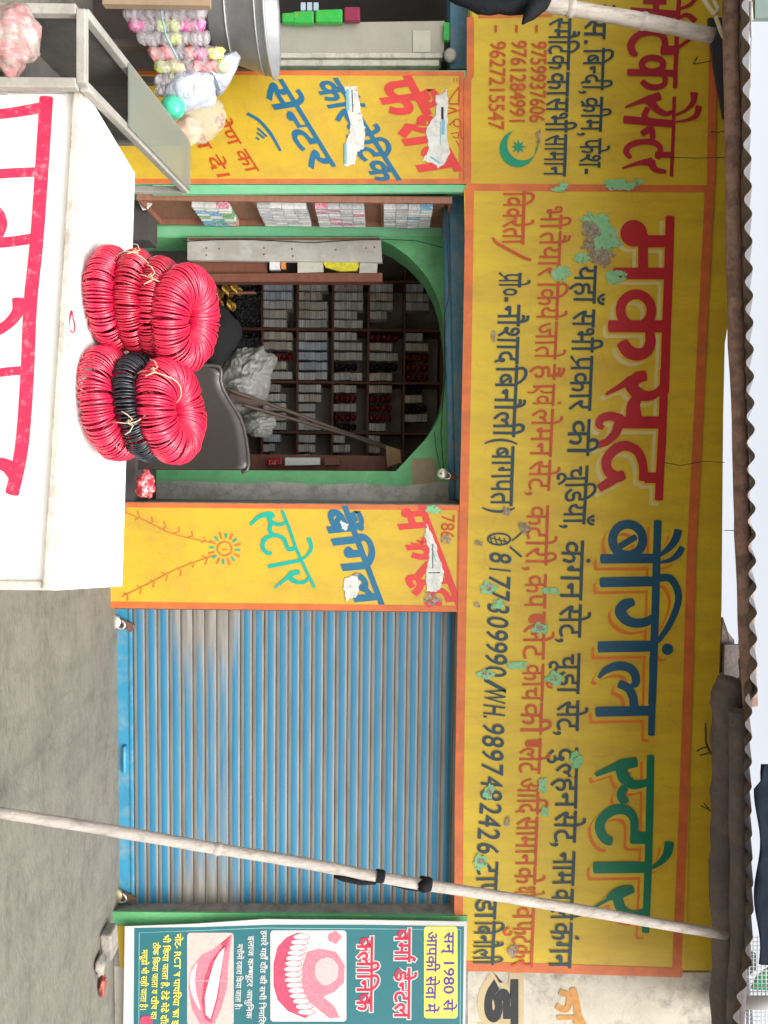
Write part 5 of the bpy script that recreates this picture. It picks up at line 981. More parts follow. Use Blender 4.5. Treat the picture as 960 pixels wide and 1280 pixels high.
wire([P(543, 540, 0.35), P(546, 565, 0.28), P(551, 588, 0.2)], 0.0025, CAB, 'thin string running down to the padlock beside the arch', sd=7, amp=0.005)
TW = mat('twig_brown', (0.06, 0.04, 0.03), 0.9)
b = MB(); b.tube(wob([P(899, 949, -0.05), P(888, 943, -0.06), P(882, 930, -0.07), P(881, 905, -0.05)], 10, .012, 1), [0.012] * 3 + [0.009] * 4 + [0.007] * 3 + [0.004], 6)
b.tube([P(886, 941, -0.06), P(880, 943, -0.06), P(875, 944, -0.05)], 0.005, 6); b.tube([P(884, 934, -0.06), P(878, 935, -0.06), P(871, 939, -0.05)], 0.005, 6)
b.build('twig', TW, label='forked dead twig hanging over the sign top beside the green word', cat='twig')
b = MB(); b.tube(wob([P(896, 1022, -0.05), P(886, 1012, -0.06), P(879, 1004, -0.07)], 6, .01, 3), 0.005, 6); b.tube([P(886, 1012, -0.06), P(876, 1007, -.05)], 0.004, 6); b.build('twig', TW, label='small dead twig on the sign top above the green word', cat='twig')
b = MB(); pts = [P(910, 790, 0.28), P(918, 800, 0.3), P(918, 842, 0.3), P(899, 842, 0.3), P(898, 772, 0.3), P(904, 772, 0.28)]
b.slab(pts, 0.05); b.slab([P(x, y, 0.22) for x, y in [(896, 850), (906, 842), (914, 856), (926, 860), (926, 1000), (894, 1000)]], 0.05)
b.slab([P(x, y, 0.25) for x, y in [(906, 806), (930, 806), (930, 866), (912, 866), (905, 850)]], 0.03)
b.build('brick_parapet', GREYW, label='broken dark parapet stub above the sign behind the gap', cat='parapet')

# ------------------------------------------------------------------ white counter box in the foreground
ZT = 0.86
PAINTW = mat('white_paint', (0.80, 0.79, 0.75), 0.5, 0.05, 5, 0.1, 40, col2=(0.55, 0.49, 0.40), amt=0.5, c2scale=3.5, thr=(0.60, 0.75))
TRIMW = mat('worn_trim', (0.58, 0.54, 0.47), 0.7, 0.15, 12, 0.4, 60, col2=(0.36, 0.31, 0.25), amt=0.8, c2scale=9, thr=(0.48, 0.62))
BOXRED = mat('box_letter_red', (0.66, 0.02, 0.075), 0.6, 0.25, 18, col2=(0.75, 0.28, 0.32), amt=0.6, c2scale=30, thr=(0.54, 0.68))
FL, FR, BR, BL = Pz(104, 112, ZT), Pz(66, 738, ZT), Pz(149, 733, ZT), Pz(165, 214, ZT)
e = empty('counter_box', (FL + BR) / 2 - ZZ * ZT, 'white painted counter box with big red hand painted letters in the foreground', 'counter')
fd = (FR - FL).normalized(); fn_ = Vector((fd.y, -fd.x, 0)).normalized()
if fn_.y > 0: fn_ = -fn_
def down(p, z): return Vector((p.x, p.y, z))
b = MB(); b.slab([FL - ZZ * .0, FR - ZZ * .0, down(FR, 0.02), down(FL, 0.02)], 0.02, -fn_); fpan = b.build('front_panel', PAINTW, e)
b = MB(); b.slab([FL - fn_ * .02 - ZZ * .001, FR - fn_ * .02 - ZZ * .001, BR - ZZ * .001, BL - ZZ * .001], -0.02, ZZ); b.build('top_board', PAINTW, e)
b = MB(); b.slab([FR, BR, down(BR, 0.02), down(FR, 0.02)], 0.018, -fd); b.build('side_panel', PAINTW, e)
b = MB(); b.slab([FL, BL, down(BL, 0.02), down(FL, 0.02)], 0.018, fd); b.build('side_panel', PAINTW, e)
b = MB(); b.slab([BL, BR, down(BR, 0.02), down(BL, 0.02)], 0.018, fn_); b.build('back_panel', PAINTW, e)
b = MB(); b.beam(FL - ZZ * .012 + fn_ * .006, FR - ZZ * .012 + fn_ * .006, 0.034, 0.032); b.build('edge_strip', TRIMW, e, bevel=0.008)
b = MB(); b.beam(FR - ZZ * .03 + fn_ * .004 - fd * .016, down(FR, 0.05) + fn_ * .004 - fd * .016, 0.03, 0.02, fn_); b.build('corner_strip', TRIMW, e, bevel=0.005)
b = MB(); b.beam(BL + ZZ * .004, BR + ZZ * .004, 0.02, 0.012); b.beam(FR + ZZ * .003 - fd * .008, BR + ZZ * .003 - fd * .008, 0.016, 0.01); b.beam(FL + ZZ * .003 + fd * .008, BL + ZZ * .003 + fd * .008, 0.016, 0.01); b.build('edge_strip', PAINTW, e, bevel=0.003)
b = MB(); fbx = lambda x, y, off: Ppl(x, y, FL, fn_, 0.0015 + off)
for pts, w in (([(58, 122), (53, 200), (46, 300), (38, 380), (34, 470), (27, 560), (15, 617)], 17), ([(-12, 144), (20, 140), (50, 135)], [12, 13, 14]), ([(-12, 218), (20, 216), (45, 215)], 12), ([(-10, 304), (15, 302), (42, 298)], 13),
               ([(24, 374), (22, 390), (10, 405), (-8, 416)], [18, 15, 13, 13]), ([(-10, 467), (15, 464), (36, 463)], 11), ([(-12, 578), (8, 582), (22, 596)], [13, 17, 22]), ([(-10, 258), (0, 268), (3, 282), (-4, 298)], 12)):
    stroke_px(b, pts, w, fbx, cap='flat')
ragged(BOXRED, 26, 0.27, 0.33)
b.build('lettering', BOXRED, fpan)

# ------------------------------------------------------------------ narrow glass-topped showcase left of the box
GREYP = mat('grey_painted_wood', (0.30, 0.285, 0.25), 0.65, 0.15, 9, 0.3, 50, col2=(0.42, 0.40, 0.36), amt=0.6, c2scale=6)
sc = empty('showcase', Pz(105, 60, 0.9) - ZZ * .9, 'grey painted narrow showcase frame with a glass top left of the white box', 'showcase')
ZS = 0.885
c1, c2, c3, c4 = Pz(103, 106, ZS), Pz(103, 14, ZS), Pz(232, 238, ZS), Pz(150, 60, ZS)
c4 = c2 + (c3 - c1)
w = 0.032
b = MB(); b.beam(c2, c1, w, w); b.build('rail', GREYP, sc, bevel=0.004)
b = MB(); b.beam(c1 + (c3 - c1).normalized() * w / 2, c3, w, w); b.build('rail', GREYP, sc, bevel=0.004)
b = MB(); b.beam(c2 + (c3 - c1).normalized() * w / 2, c4, w, w); b.build('rail', GREYP, sc, bevel=0.004)
b = MB(); b.beam(c4 + (c3 - c4).normalized() * w / 2, c3 - (c3 - c4).normalized() * w / 2, w, w); b.build('rail', GREYP, sc, bevel=0.004)
for q in (c1, c2, c3, c4):
    b = MB(); b.beam(q - ZZ * w / 2, down(q, 0.01), w * 1.05, w * 1.05, Vector((0, 1, 0))); b.build('post', GREYP, sc, bevel=0.004)
b = MB(); lo = 0.30
for q1, q2 in ((c1, c2), (c1, c3), (c2, c4)): b.beam(down(q1, lo), down(q2, lo), w * .8, w * .8)
b.build('lower_rail', GREYP, sc)
INB = mat('inner_board', (0.085, 0.08, 0.072), 0.8, 0.2, 6, col2=(.14, .13, .115), amt=.6, c2scale=5)
b = MB(); b.slab([down(c1, 0.58), down(c2, 0.58), down(c2.lerp(c4, .45), 0.58), down(c1.lerp(c3, .45), 0.58)], 0.012, -ZZ); b.build('inner_shelf', INB, sc)
b = MB(); b.slab([down(c2, 0.05), down(c4, 0.05), c4 - ZZ * .02, c2 - ZZ * .02], 0.008, RT * -1); b.build('side_panel', INB, sc)
b = MB(); b.beam(c1.lerp(c3, .03) - ZZ * .3, c1.lerp(c3, .97) - ZZ * .30, w * .7, w * .7); b.build('middle_rail', GREYP, sc)
gl = bpy.data.materials.new('grey_glass'); gl.use_nodes = True
n = gl.node_tree.nodes; l = gl.node_tree.links; pb = n['Principled BSDF']
pb.inputs['Base Color'].default_value = (0.22, 0.255, 0.225, 1); pb.inputs['Roughness'].default_value = 0.2; pb.inputs['Alpha'].default_value = 0.72; pb.inputs['Specular IOR Level'].default_value = 0.8  # even grey-green colour, mostly opaque
b = MB(); ga = c1.lerp(c3, 0.30); gb = c2.lerp(c4, 0.30); up_ = ZZ * (w / 2 + .003)
b.slab([ga + up_, gb + up_, c4 + up_, c3 + up_], 0.006, ZZ); b.build('glass_top', gl, sc)
BAGT = mat('pink_bag', (0.34, 0.285, 0.25), 0.35, 0.1, 10, 1.0, 14, col2=(0.36, 0.12, 0.13), amt=0.8, c2scale=20, stretch=(2.2, 1, .45))
b = MB(); c = Pd(14, 50, 2.5); b.lump(c, (0.108, 0.08, 0.085), 4, 0.35, 1.5, 48, crease=.35); b.build('plastic_bag', BAGT, label='cream plastic bag with pink wares in front of the grey showcase', cat='bag')

# ------------------------------------------------------------------ coils of bangles on the box
CRED = mat('bangle_red', (0.60, 0.012, 0.055), 0.24, 0.15, 30, spec=0.8)
CRD2 = mat('bangle_red_deep', (0.44, 0.008, 0.035), 0.24, 0.15, 30, spec=0.8)
CBLK = mat('bangle_black', (0.012, 0.014, 0.02), 0.25, 0.2, 30, spec=0.6)
STR = mat('tie_string', (0.55, 0.42, 0.27), 0.9, 0.15, 50)
def coil(c, Rm, r, tiltx, tilty, m, label, sd, n=124, ties=((-90,),), start=0, sweep=360, squash=0.82):
    rn = random.Random(sd); e = empty('bangle_coil', c - ZZ * r, label, 'bangles', 'coils of bangles heaped on the white box')
    rot = Matrix.Rotation(tilty, 3, 'Y') @ Matrix.Rotation(tiltx, 3, 'X'); b = MB()
    for k in range(n):
        a = R(start) + R(sweep) * k / n + rn.uniform(-.25, .25) * 2 * math.pi / n
        ra = Vector((math.cos(a), math.sin(a), 0)); ta = Vector((-math.sin(a), math.cos(a), 0))
        lean = rn.gauss(0, 0.05) + 0.18 * noise.noise(Vector((a * 2.2, sd, 0))); yaw = rn.gauss(0, 0.04) + 0.14 * noise.noise(Vector((a * 2.5, sd, 4))); rr = r * rn.uniform(0.96, 1.03) * (1 + 0.07 * noise.noise(Vector((a * 1.8, sd, 9))))
        rm = Rm * (1 + 0.06 * noise.noise(Vector((math.cos(a), math.sin(a), sd)) * 1.5))
        cc = ra * rm + ZZ * rn.gauss(0, 0.003)
        u = (ra * math.cos(yaw) + ta * math.sin(yaw)); v = (ZZ * math.cos(lean) + ta * math.sin(lean)); u.normalize(); v.normalize(); nn = u.cross(v).normalized()
        SEG, TS, tr = 24, 5, 0.0039 * rn.uniform(.85, 1.15); k0 = len(b.v)
        for i in range(SEG):
            t = 2 * math.pi * i / SEG; d = u * math.cos(t) + v * math.sin(t) * squash; p0 = cc + d * rr
            for j in range(TS):
                q = 2 * math.pi * j / TS; b.v.append(c + rot @ (p0 + (d * math.cos(q) + nn * math.sin(q)) * tr))
        for i in range(SEG):
            for j in range(TS):
                b.f.append([k0 + i * TS + j, k0 + i * TS + (j + 1) % TS, k0 + ((i + 1) % SEG) * TS + (j + 1) % TS, k0 + ((i + 1) % SEG) * TS + j]); b.sm.append(True)
    b.build('bangles', m, e, fixn=False)
    for (a,) in ties:
        a = R(a); ra = Vector((math.cos(a), math.sin(a), 0)); ta = Vector((-math.sin(a), math.cos(a), 0)); b = MB()
        pts = [c + rot @ (ra * (Rm + math.cos(t) * r * 1.09) + ZZ * math.sin(t) * r * 1.06 + ta * .006 * math.sin(3 * t)) for t in [2 * math.pi * i / 22 for i in range(22)]]
        b.tube(pts, 0.0022, 6, closed=True)
        q = c + rot @ (ra * (Rm + r * 1.12) + ZZ * r * .35)
        for s in (-1, 1):
            b.tube([q, q + ta * s * .012 + ZZ * .012, q + ta * s * .03 + ra * .012 + ZZ * .002, q + ta * s * .042 + ra * .01 - ZZ * .018], 0.0022, 6)
        b.tube([q - ta * .01, q + ra * .01, q + ta * .01 + ZZ * .008, q + ra * .004 - ZZ * .008, q - ta * .01], 0.0026, 6)
        b.build('tie_string', STR, e)
    return e
def cpos(y, d, z): 
    q = Pd(100, y, d); return Vector((q.x, q.y, z))
lx = [(374, 2.76), (377, 2.79), (384, 2.82), (398, 2.83)]
coil(cpos(*lx[0], ZT + .055), .128, .064, R(1), R(0), CRED, 'red bangle coil at the bottom of the left, taller heap on the white box', 1, ties=())
coil(cpos(*lx[1], ZT + .134), .130, .062, R(-2), R(3), CRD2, 'second red bangle coil from the bottom of the left heap', 2, ties=((-140,),))
coil(cpos(*lx[2], ZT + .212), .128, .062, R(3), R(6), CRD2, 'third red bangle coil from the bottom of the left heap', 3, ties=((-112,),))
coil(cpos(*lx[3], ZT + .305), .126, .080, R(12), R(10), CRED, 'topmost red bangle coil of the left heap, showing its hollow', 4, n=150, ties=(), squash=.78)
rx_ = [(504, 2.74), (508, 2.78), (512, 2.79)]
coil(cpos(*rx_[0], ZT + .064), .146, .068, R(4), R(-7), CRED, 'red bangle coil at the bottom of the right heap, under the black one', 5, ties=())
coil(cpos(*rx_[1], ZT + .160), .140, .062, R(5), R(-9), CBLK, 'black bangle coil between two red ones in the right heap', 6, ties=((-70,),))
coil(cpos(*rx_[2], ZT + .266), .122, .080, R(12), R(-4), CRED, 'topmost red bangle coil of the right heap, tied with cream string', 7, n=146, ties=((-128,),), squash=.8)
b = MB(); c = Pz(90, 402, ZT + .006); b.tube([c + Vector((.036 * math.cos(t), .018 * math.sin(t), .003 * math.sin(2 * t))) for t in [2 * math.pi * i / 20 for i in range(20)]], 0.0026, 6, closed=True)
b.build('loose_bangle', CRD2, label='single loose red bangle lying on the white box before the left heap', cat='bangle')

# ------------------------------------------------------------------ dark plastic chair in the doorway
CH = mat('chair_brown', (0.045, 0.037, 0.034), 0.35, 0.1, 8, spec=0.5)
yc = 0.05
ch = empty('plastic_chair', Vector((P(200, 520, yc).x, yc, 0)), 'dark brown moulded plastic chair behind the bangle heaps', 'chair')
edge = [(160, 470), (200, 462), (230, 458), (250, 457), (266, 457), (275, 459), (277, 466), (276, 476), (279, 486), (286, 499), (294, 511), (301, 523), (305, 535), (308, 550), (310, 565), (311, 580), (309, 588), (302, 591)]
low = [(296, 582), (280, 581), (240, 581), (200, 580), (165, 578)]
def chp(x, y): 
    t = (y - 455) / 135; return P(x, y, yc + 0.10 * math.sin(t * 2.6) - 0.05 * (x - 160) / 150)
top_ = [(457, 250), (459, 268), (466, 277), (476, 276), (486, 279), (499, 286), (511, 294), (523, 301), (535, 305), (550, 308), (565, 310), (580, 311), (590, 303)]
b = MB(); NX_, NY_ = 12, 40; vs = []
for i in range(NY_ + 1):
    y = 457 + 133 * i / NY_
    for (ya, xa2), (yb, xb3) in zip(top_, top_[1:]):
        if y <= yb: break
    xt = xa2 + (xb3 - xa2) * (y - ya) / (yb - ya)
    for j in range(NX_ + 1): vs.append(chp(140 + (xt - 140) * j / NX_, y - (3 if i == NY_ else 0)))
b.add(vs, [(i * (NX_ + 1) + j, i * (NX_ + 1) + j + 1, (i + 1) * (NX_ + 1) + j + 1, (i + 1) * (NX_ + 1) + j) for i in range(NY_) for j in range(NX_)], True)
o = b.build('backrest', CH, ch, fixn=False); sm = o.modifiers.new('thick', 'SOLIDIFY'); sm.thickness = .012
b = MB(); b.tube([chp(x, y) + Vector((0, -0.004, 0)) for x, y in edge], 0.013, 8); b.build('rim', mat('chair_rim', (0.075, 0.065, 0.06), 0.3, 0.1, 8), ch)
xa, xb_ = P(160, 470, yc).x, P(160, 580, yc).x
b = MB(); b.box(((xa + xb_) / 2, yc + .33, .43), (xb_ - xa, .46, .03)); b.build('seat', CH, ch, bevel=.012)
for sx in (xa + .04, xb_ - .04):
    for sy in (yc + .1, yc + .53):
        b = MB(); b.tube([(sx, sy, 0), (sx, sy, .43)], [.02, .028], 8); b.build('leg', CH, ch)

# ------------------------------------------------------------------ shelves at the back of the room
YF = 2.62                                    # front of the shelving
LV = [240, 286, 329, 373, 417, 461.5, 506.5, 553]
VC = [285, 351, 412, 478, 541, 604]
su = empty('shelf_unit', P(140, 450, YF) * Vector((1, 1, 0)) if False else Vector((P(300, 450, YF).x, YF, 0)), 'dark brown wooden wall of pigeonhole shelves behind the arch', 'shelves')
def pxz(x, y=470): return P(x, y, YF).z
XV = [P(420, y, YF).x for y in VC]
b = MB(); b.box(((XV[0] + XV[-1]) / 2, YF + .46, (pxz(560)) / 2), (XV[-1] - XV[0] + .1, .02, pxz(560) )); b.build('back_board', mat('shelf_back', (0.34, 0.30, 0.26), 0.9, .2, 5), su)
for x in LV:
    b = MB(); b.box(((XV[0] + XV[-1]) / 2, YF + .225, pxz(x) - .012), (XV[-1] - XV[0], .43, .024)); b.build('shelf_board', WOOD, su, bevel=.002)
for xx in XV:
    b = MB(); b.box((xx, YF + .222, pxz(553) / 2), (.024, .446, pxz(553) - .026)); b.build('upright', WOOD, su, bevel=.002)
def boxmat(name, col, stripe):
    m = bpy.data.materials.new(name); m.use_nodes = True; n = m.node_tree.nodes; l = m.node_tree.links; p = n['Principled BSDF']; p.inputs['Roughness'].default_value = .6
    tc = n.new('ShaderNodeTexCoord'); s = n.new('ShaderNodeSeparateXYZ'); l.new(tc.outputs['Generated'], s.inputs[0])
    oi = n.new('ShaderNodeObjectInfo')
    def op(o, a, v):
        q = n.new('ShaderNodeMath'); q.operation = o; l.new(a, q.inputs[0]); q.inputs[1].default_value = v; return q.outputs[0]
    # printed window strip along the front of each carton
    d = op('LESS_THAN', op('ABSOLUTE', op('SUBTRACT', op('FRACT', op('MULTIPLY', s.outputs[2], 2.999), 0), .5), 0), .09)
    r = n.new('ShaderNodeMapRange'); r.inputs['To Min'].default_value = .72; r.inputs['To Max'].default_value = 1.12; l.new(oi.outputs['Random'], r.inputs[0])
    mu = n.new('ShaderNodeMix'); mu.data_type = 'RGBA'; mu.blend_type = 'MULTIPLY'; mu.inputs['Factor'].default_value = 1; mu.inputs['A'].default_value = (*col, 1); l.new(r.outputs[0], mu.inputs['B'])
    mx = n.new('ShaderNodeMix'); mx.data_type = 'RGBA'; mx.inputs['B'].default_value = (*stripe, 1); l.new(d, mx.inputs['Factor']); l.new(mu.outputs['Result'], mx.inputs['A'])
    l.new(mx.outputs['Result'], p.inputs['Base Color']); return m
BM = {'w': boxmat('carton_pale', (0.78, 0.75, 0.70), (0.20, 0.19, 0.18)), 'b': boxmat('carton_bluish', (0.68, 0.73, 0.80), (0.2, 0.22, 0.25)), 't': boxmat('carton_beige', (0.74, 0.66, 0.56), (0.2, 0.16, 0.13))}
RP = mat('packet_red', (0.28, 0.012, 0.02), 0.25, 0.3, 40, col2=(0.5, 0.40, 0.40), amt=.8, c2scale=30, thr=(.56, .64))
KP = mat('packet_black', (0.02, 0.018, 0.018), 0.25, 0.3, 40, col2=(0.3, 0.28, 0.25), amt=.7, c2scale=30, thr=(.56, .64))
bw, bh, bdp = .083, .060, .16
proto = {}
for k_, m_ in BM.items():
    b = MB(); b.box((0, 0, 0), (bw * .94, bdp, bh * .95)); proto[k_] = b.build('bangle_box', m_, bevel=.002, origin=(0, 0, -bh * .475))
for k_, m_ in (('r', RP), ('k', KP)):
    b = MB(); b.lump((0, 0, 0), (bw * .46, .085, bh * .5), 3, .25, 3, 16); proto[k_] = b.build('bangle_packet', m_, origin=(0, 0, -bh * .48))
LAB = {'w': ('small pale cardboard bangle box stacked in the shelves behind the arch', 'box', 'pale bangle boxes on the back shelves'), 'b': ('small bluish bangle box stacked in the shelves behind the arch', 'box', 'bluish bangle boxes on the back shelves'),
       't': ('small beige bangle box stacked in the shelves behind the arch', 'box', 'beige bangle boxes on the back shelves'), 'r': ('shiny dark red packet in a column between box stacks on the back shelves', 'packet', 'red bangle packets on the back shelves'), 'k': ('dark packet in a column between box stacks on the back shelves', 'packet', 'dark bangle packets on the back shelves')}
used = set()
def place(p, loc, label, cat, group, rz=0.0):
    if p in used: o = p.copy(); COL.objects.link(o)
    else: o = p; used.add(p)
    o.location = loc; o.rotation_euler = (0, 0, rz); tag(o, label, cat, group); return o
rs_ = random.Random(12)
# per pigeonhole (level, column): one letter per column of boxes, left to right, and how many boxes high
CELLS = {(2, 0): ('ww', 4), (3, 1): ('bbwtw', 5), (4, 1): ('wtttw', 5), (5, 1): ('twwww', 5), (6, 1): ('wtwt', 4), (7, 1): ('bww', 4),
         (3, 2): ('ttrtw', 5), (4, 2): ('wbbbw', 5), (5, 2): ('wwwkw', 5), (6, 2): ('rtwkt', 5), (7, 2): ('wtrrr', 4),
         (3, 3): ('twwtw', 4), (4, 3): ('wtwww', 4), (5, 3): ('trwrk', 4), (6, 3): ('trrrw', 4), (7, 3): ('ktkw', 4),
         (2, 3): ('tww', 3), (4, 4): ('www', 3), (5, 4): ('tw', 3), (6, 4): ('wtr', 3), (3, 4): ('bw', 3)}
for (lv, cx), (lay, hgt) in CELLS.items():
    xa_, xb2 = XV[cx] + .014, XV[cx + 1] - .014
    base = pxz(LV[lv - 1]) + .001; top = pxz(LV[lv]) - .026
    wcol = (xb2 - xa_) / 5
    for q, kk in enumerate(lay):
        nh = max(1, hgt - rs_.choice((0, 0, 0, 1, 1))) if kk != 'r' else hgt
        for s_ in range(nh):
            z = base + s_ * bh
            if z + bh * .9 > top: break
            place(proto[kk], (xa_ + wcol * (q + .5) + rs_.uniform(-.003, .003), YF + .095 + rs_.uniform(-.008, .006), z), *LAB[kk], rs_.uniform(-.03, .03))
for p in list(proto.values()):
    if p not in used: bpy.data.objects.remove(p)
# trays of dark glass bangles in the lower left pigeonholes
DG = mat('bangle_glass_dark', (0.03, 0.04, 0.05), 0.2, 0.3, 20, spec=.7); TQ = mat('bangle_glass_teal', (0.08, 0.22, 0.22), 0.3, 0.3, 20)
def bangle_pile(x, ya, yb, label, m, sd, rows=5):
    rn = random.Random(sd); b = MB(); p0, p1 = P(x, ya, YF), P(x, yb, YF)
    for r_ in range(rows):
        for k in range(7):
            c = p0.lerp(p1, (k + .5 + rn.uniform(-.2, .2)) / 7) + Vector((0, .05 + rn.uniform(0, .05), .04 + r_ * .045 + rn.uniform(-.008, .008)))
            t = Vector((rn.uniform(-.4, .4), -1, rn.uniform(-.3, .5)))
            q = t.to_track_quat('Z', 'Y').to_matrix()
            for g2 in range(3):
                b.tube([c + q @ Vector((.03 * math.cos(a), .03 * math.sin(a), g2 * .008)) for a in [2 * math.pi * i / 12 for i in range(12)]], .0045, 4, closed=True)
    return b.build('bangle_pile', m, label=label, cat='bangles')
bangle_pile(288, 356, 408, 'heap of dark glass bangles in the lower pigeonhole beside the gold bangles', DG, 1, 6)
bangle_pile(288, 416, 474, 'heap of dark glass bangles in the lower pigeonhole above the white cloth bag', DG, 2, 6)
bangle_pile(242, 356, 408, 'heap of teal bangles on the lowest visible shelf of the arch room', TQ, 3, 5)
# gold bangles hanging near the left side
b = MB(); GO = mat('gold_bangle', (0.55, 0.33, 0.06), 0.3, 0.2, 30, metal=.7)
for c0, nn_ in (((268, 362), 8), ((281, 360), 8), ((292, 358), 8), ((287, 380), 5), ((273, 378), 4)):
    c = P(*c0, 0.95)
    for k in range(nn_):
        q = Vector((.12, -.5, .9 - k * .02)).to_track_quat('Z', 'Y').to_matrix(); 
        b.tube([c + Vector((k * .006, 0, k * .007)) + q @ Vector((.032 * math.cos(a), .032 * math.sin(a), 0)) for a in [2 * math.pi * i / 14 for i in range(14)]], .003, 5, closed=True)
b.build('gold_bangles', GO, label='bunch of gold bangles hanging inside the arch at the left', cat='bangles')
b = MB(); b.tube([P(262, 366, .95), P(320, 366, .95)], .012, 8); b.build('hanging_rod', WOOD, label='thin wooden rod carrying the gold bangles inside the arch', cat='rod')

# ------------------------------------------------------------------ niche with sachets in the left reveal
nx = P(300, 243, 0.02).x
ns = empty('wall_niche', Vector((nx, .3, 0)), 'brown wooden display niche with small cosmetic sachets in the left reveal', 'display rack')
za, zb_ = P(186, 260, .3).z, P(561, 260, .3).z
b = MB(); b.box((nx - .005, .30, (za + zb_) / 2), (.012, .50, zb_ - za)); b.build('back_board', NICHE, ns)
for yy in (.045, .545):
    b = MB(); b.box((nx + .02, yy, (za + zb_) / 2), (.04, .018, zb_ - za)); b.build('side_board', NICHE, ns)
lvls = [za + .01] + [P(x, 260, .3).z for x in (325, 395, 478)] + [zb_ - .01]
for z in lvls:
    b = MB(); b.box((nx + .02, .295, z), (.04, .48, .018)); b.build('shelf_board', NICHE, ns)
SC = [mat('sachet_' + n_, c_, .35, .25, 60, col2=(.7, .7, .68), amt=.7, c2scale=60, thr=(.5, .6)) for n_, c_ in (('white', (.62, .62, .60)), ('blue', (.10, .32, .45)), ('pink', (.60, .18, .25)), ('green', (.16, .38, .14)), ('silver', (.45, .46, .47)))]
rn = random.Random(5)
rows_ = [(P(248, 260, .3).z, 8, 1), (lvls[1] + .010, 9, 0), (lvls[2] + .010, 9, 0), (lvls[3] + .010, 9, 0)]
sp = {}
for i, m_ in enumerate(SC):
    b = MB(); b.box((0, 0, 0), (.05, .022, .085)); q = b.build('sachet', m_, bevel=.003, origin=(0, 0, -.0425)); sp[i] = q
snm = ['white', 'blue', 'pink', 'green', 'silver']
for r_, (z, n_, mix) in enumerate(rows_):
    for s_ in range(4 if r_ else 3):
        for k in range(n_):
            i = rn.choice((0, 1, 2, 3, 0)) if mix else rn.choice((0, 0, 4, 4, 0, 2 if r_ == 2 else 0, 1 if r_ == 3 else 4))
            place(sp[i], (nx + .034 + rn.uniform(0, .006), .09 + (.42 / n_) * (k + .5), z + s_ * .087), 'small %s cosmetic sachet standing in the brown niche' % snm[i], 'sachet', '%s sachets in the brown niche' % snm[i], R(rn.uniform(-14, 14)))
for q in sp.values():
    if q not in used: bpy.data.objects.remove(q)
b = MB(); px_slab(b, [(188, 283), (556, 283), (558, 295), (189, 295)], .55, .02); b.build('niche_trim', GRENL, ns)
# white board hanging in front of the arch's left springing
wb = empty('white_board', P(205, 312, .5), 'white painted upright board with nail holes hanging left of the arch', 'board')
WB = mat('board_white', (0.42, 0.40, 0.36), .7, .12, 8, .2, 40, col2=(.30, .27, .23), amt=.6, c2scale=6)
b = MB(); px_slab(b, [(234, 297), (476, 297), (478, 328), (234, 325)], .5, .04); b.build('board', WB, wb, bevel=.003)
b = MB(); px_slab(b, [(236, 297.5), (475, 297.5), (475, 300), (236, 300)], .493, .006); b.build('edge_strip', WOOD, wb)
b = MB()
for x, y in ((258, 310), (258, 319), (274, 311), (330, 310), (330, 318), (365, 311), (366, 320), (420, 312), (458, 310), (468, 309)): b.lathe(P(x, y, .498), [(0, .004), (.005, .003), (.007, 0)], 8, (0, -1, 0))
b.build('nails', RUST, wb)
wire([P(232, 302, .48), P(300, 299, .485), P(390, 303, .485), P(470, 299, .48), P(520, 301, .5), P(556, 310, .5)], .0035, CAB, 'black cable running along the white board left of the arch', sd=9, amp=.006)
b = MB()
for x0_, x1_, cc in ((335, 350, 0), (352, 362, 2), (364, 372, 1)):
    pass
b = MB(); px_slab(b, [(372, 327), (404, 327), (404, 340), (372, 341)], .52, .05); b.build('packet', mat('packet_cream', (.48, .46, .38), .5, .15, 30), label='cream packet on the ledge behind the white board', cat='packet')
b = MB(); px_slab(b, [(403, 326), (447, 326), (449, 332), (446, 338), (425, 339), (407, 334)], .51, .03); b.build('packet', mat('packet_yellow', (.62, .55, .02), .4, .2, 40, col2=(.25, .2, .02), amt=.5, c2scale=40), label='bright yellow packet on the ledge behind the white board', cat='packet')
b = MB(); px_slab(b, [(450, 327), (472, 327), (471, 341), (449, 341)], .52, .05); b.build('packet', mat('packet_clear', (.42, .41, .36), .35, .2, 30), label='clear packet at the upper end of the ledge behind the white board', cat='packet')
b = MB(); px_slab(b, [(337, 326), (350, 326), (350, 337), (337, 337)], .52, .04); b.build('packet', SC[0], label='white packet at the lower end of the ledge behind the white board', cat='packet')
b = MB(); px_slab(b, [(351.5, 326), (357, 326), (357, 336), (351.5, 336)], .52, .04); b.build('packet', mat('packet_orange', (.62, .22, .05), .4), label='small orange packet on the ledge behind the white board', cat='packet')
b = MB(); px_slab(b, [(240, 342), (478, 341), (478, 352), (240, 352)], .52, .10); px_slab(b, [(240, 327), (334, 327), (334, 341), (240, 341)], .56, .03); b.build('ledge', WOOD, label='brown wooden ledge behind the white board left of the arch', cat='ledge')

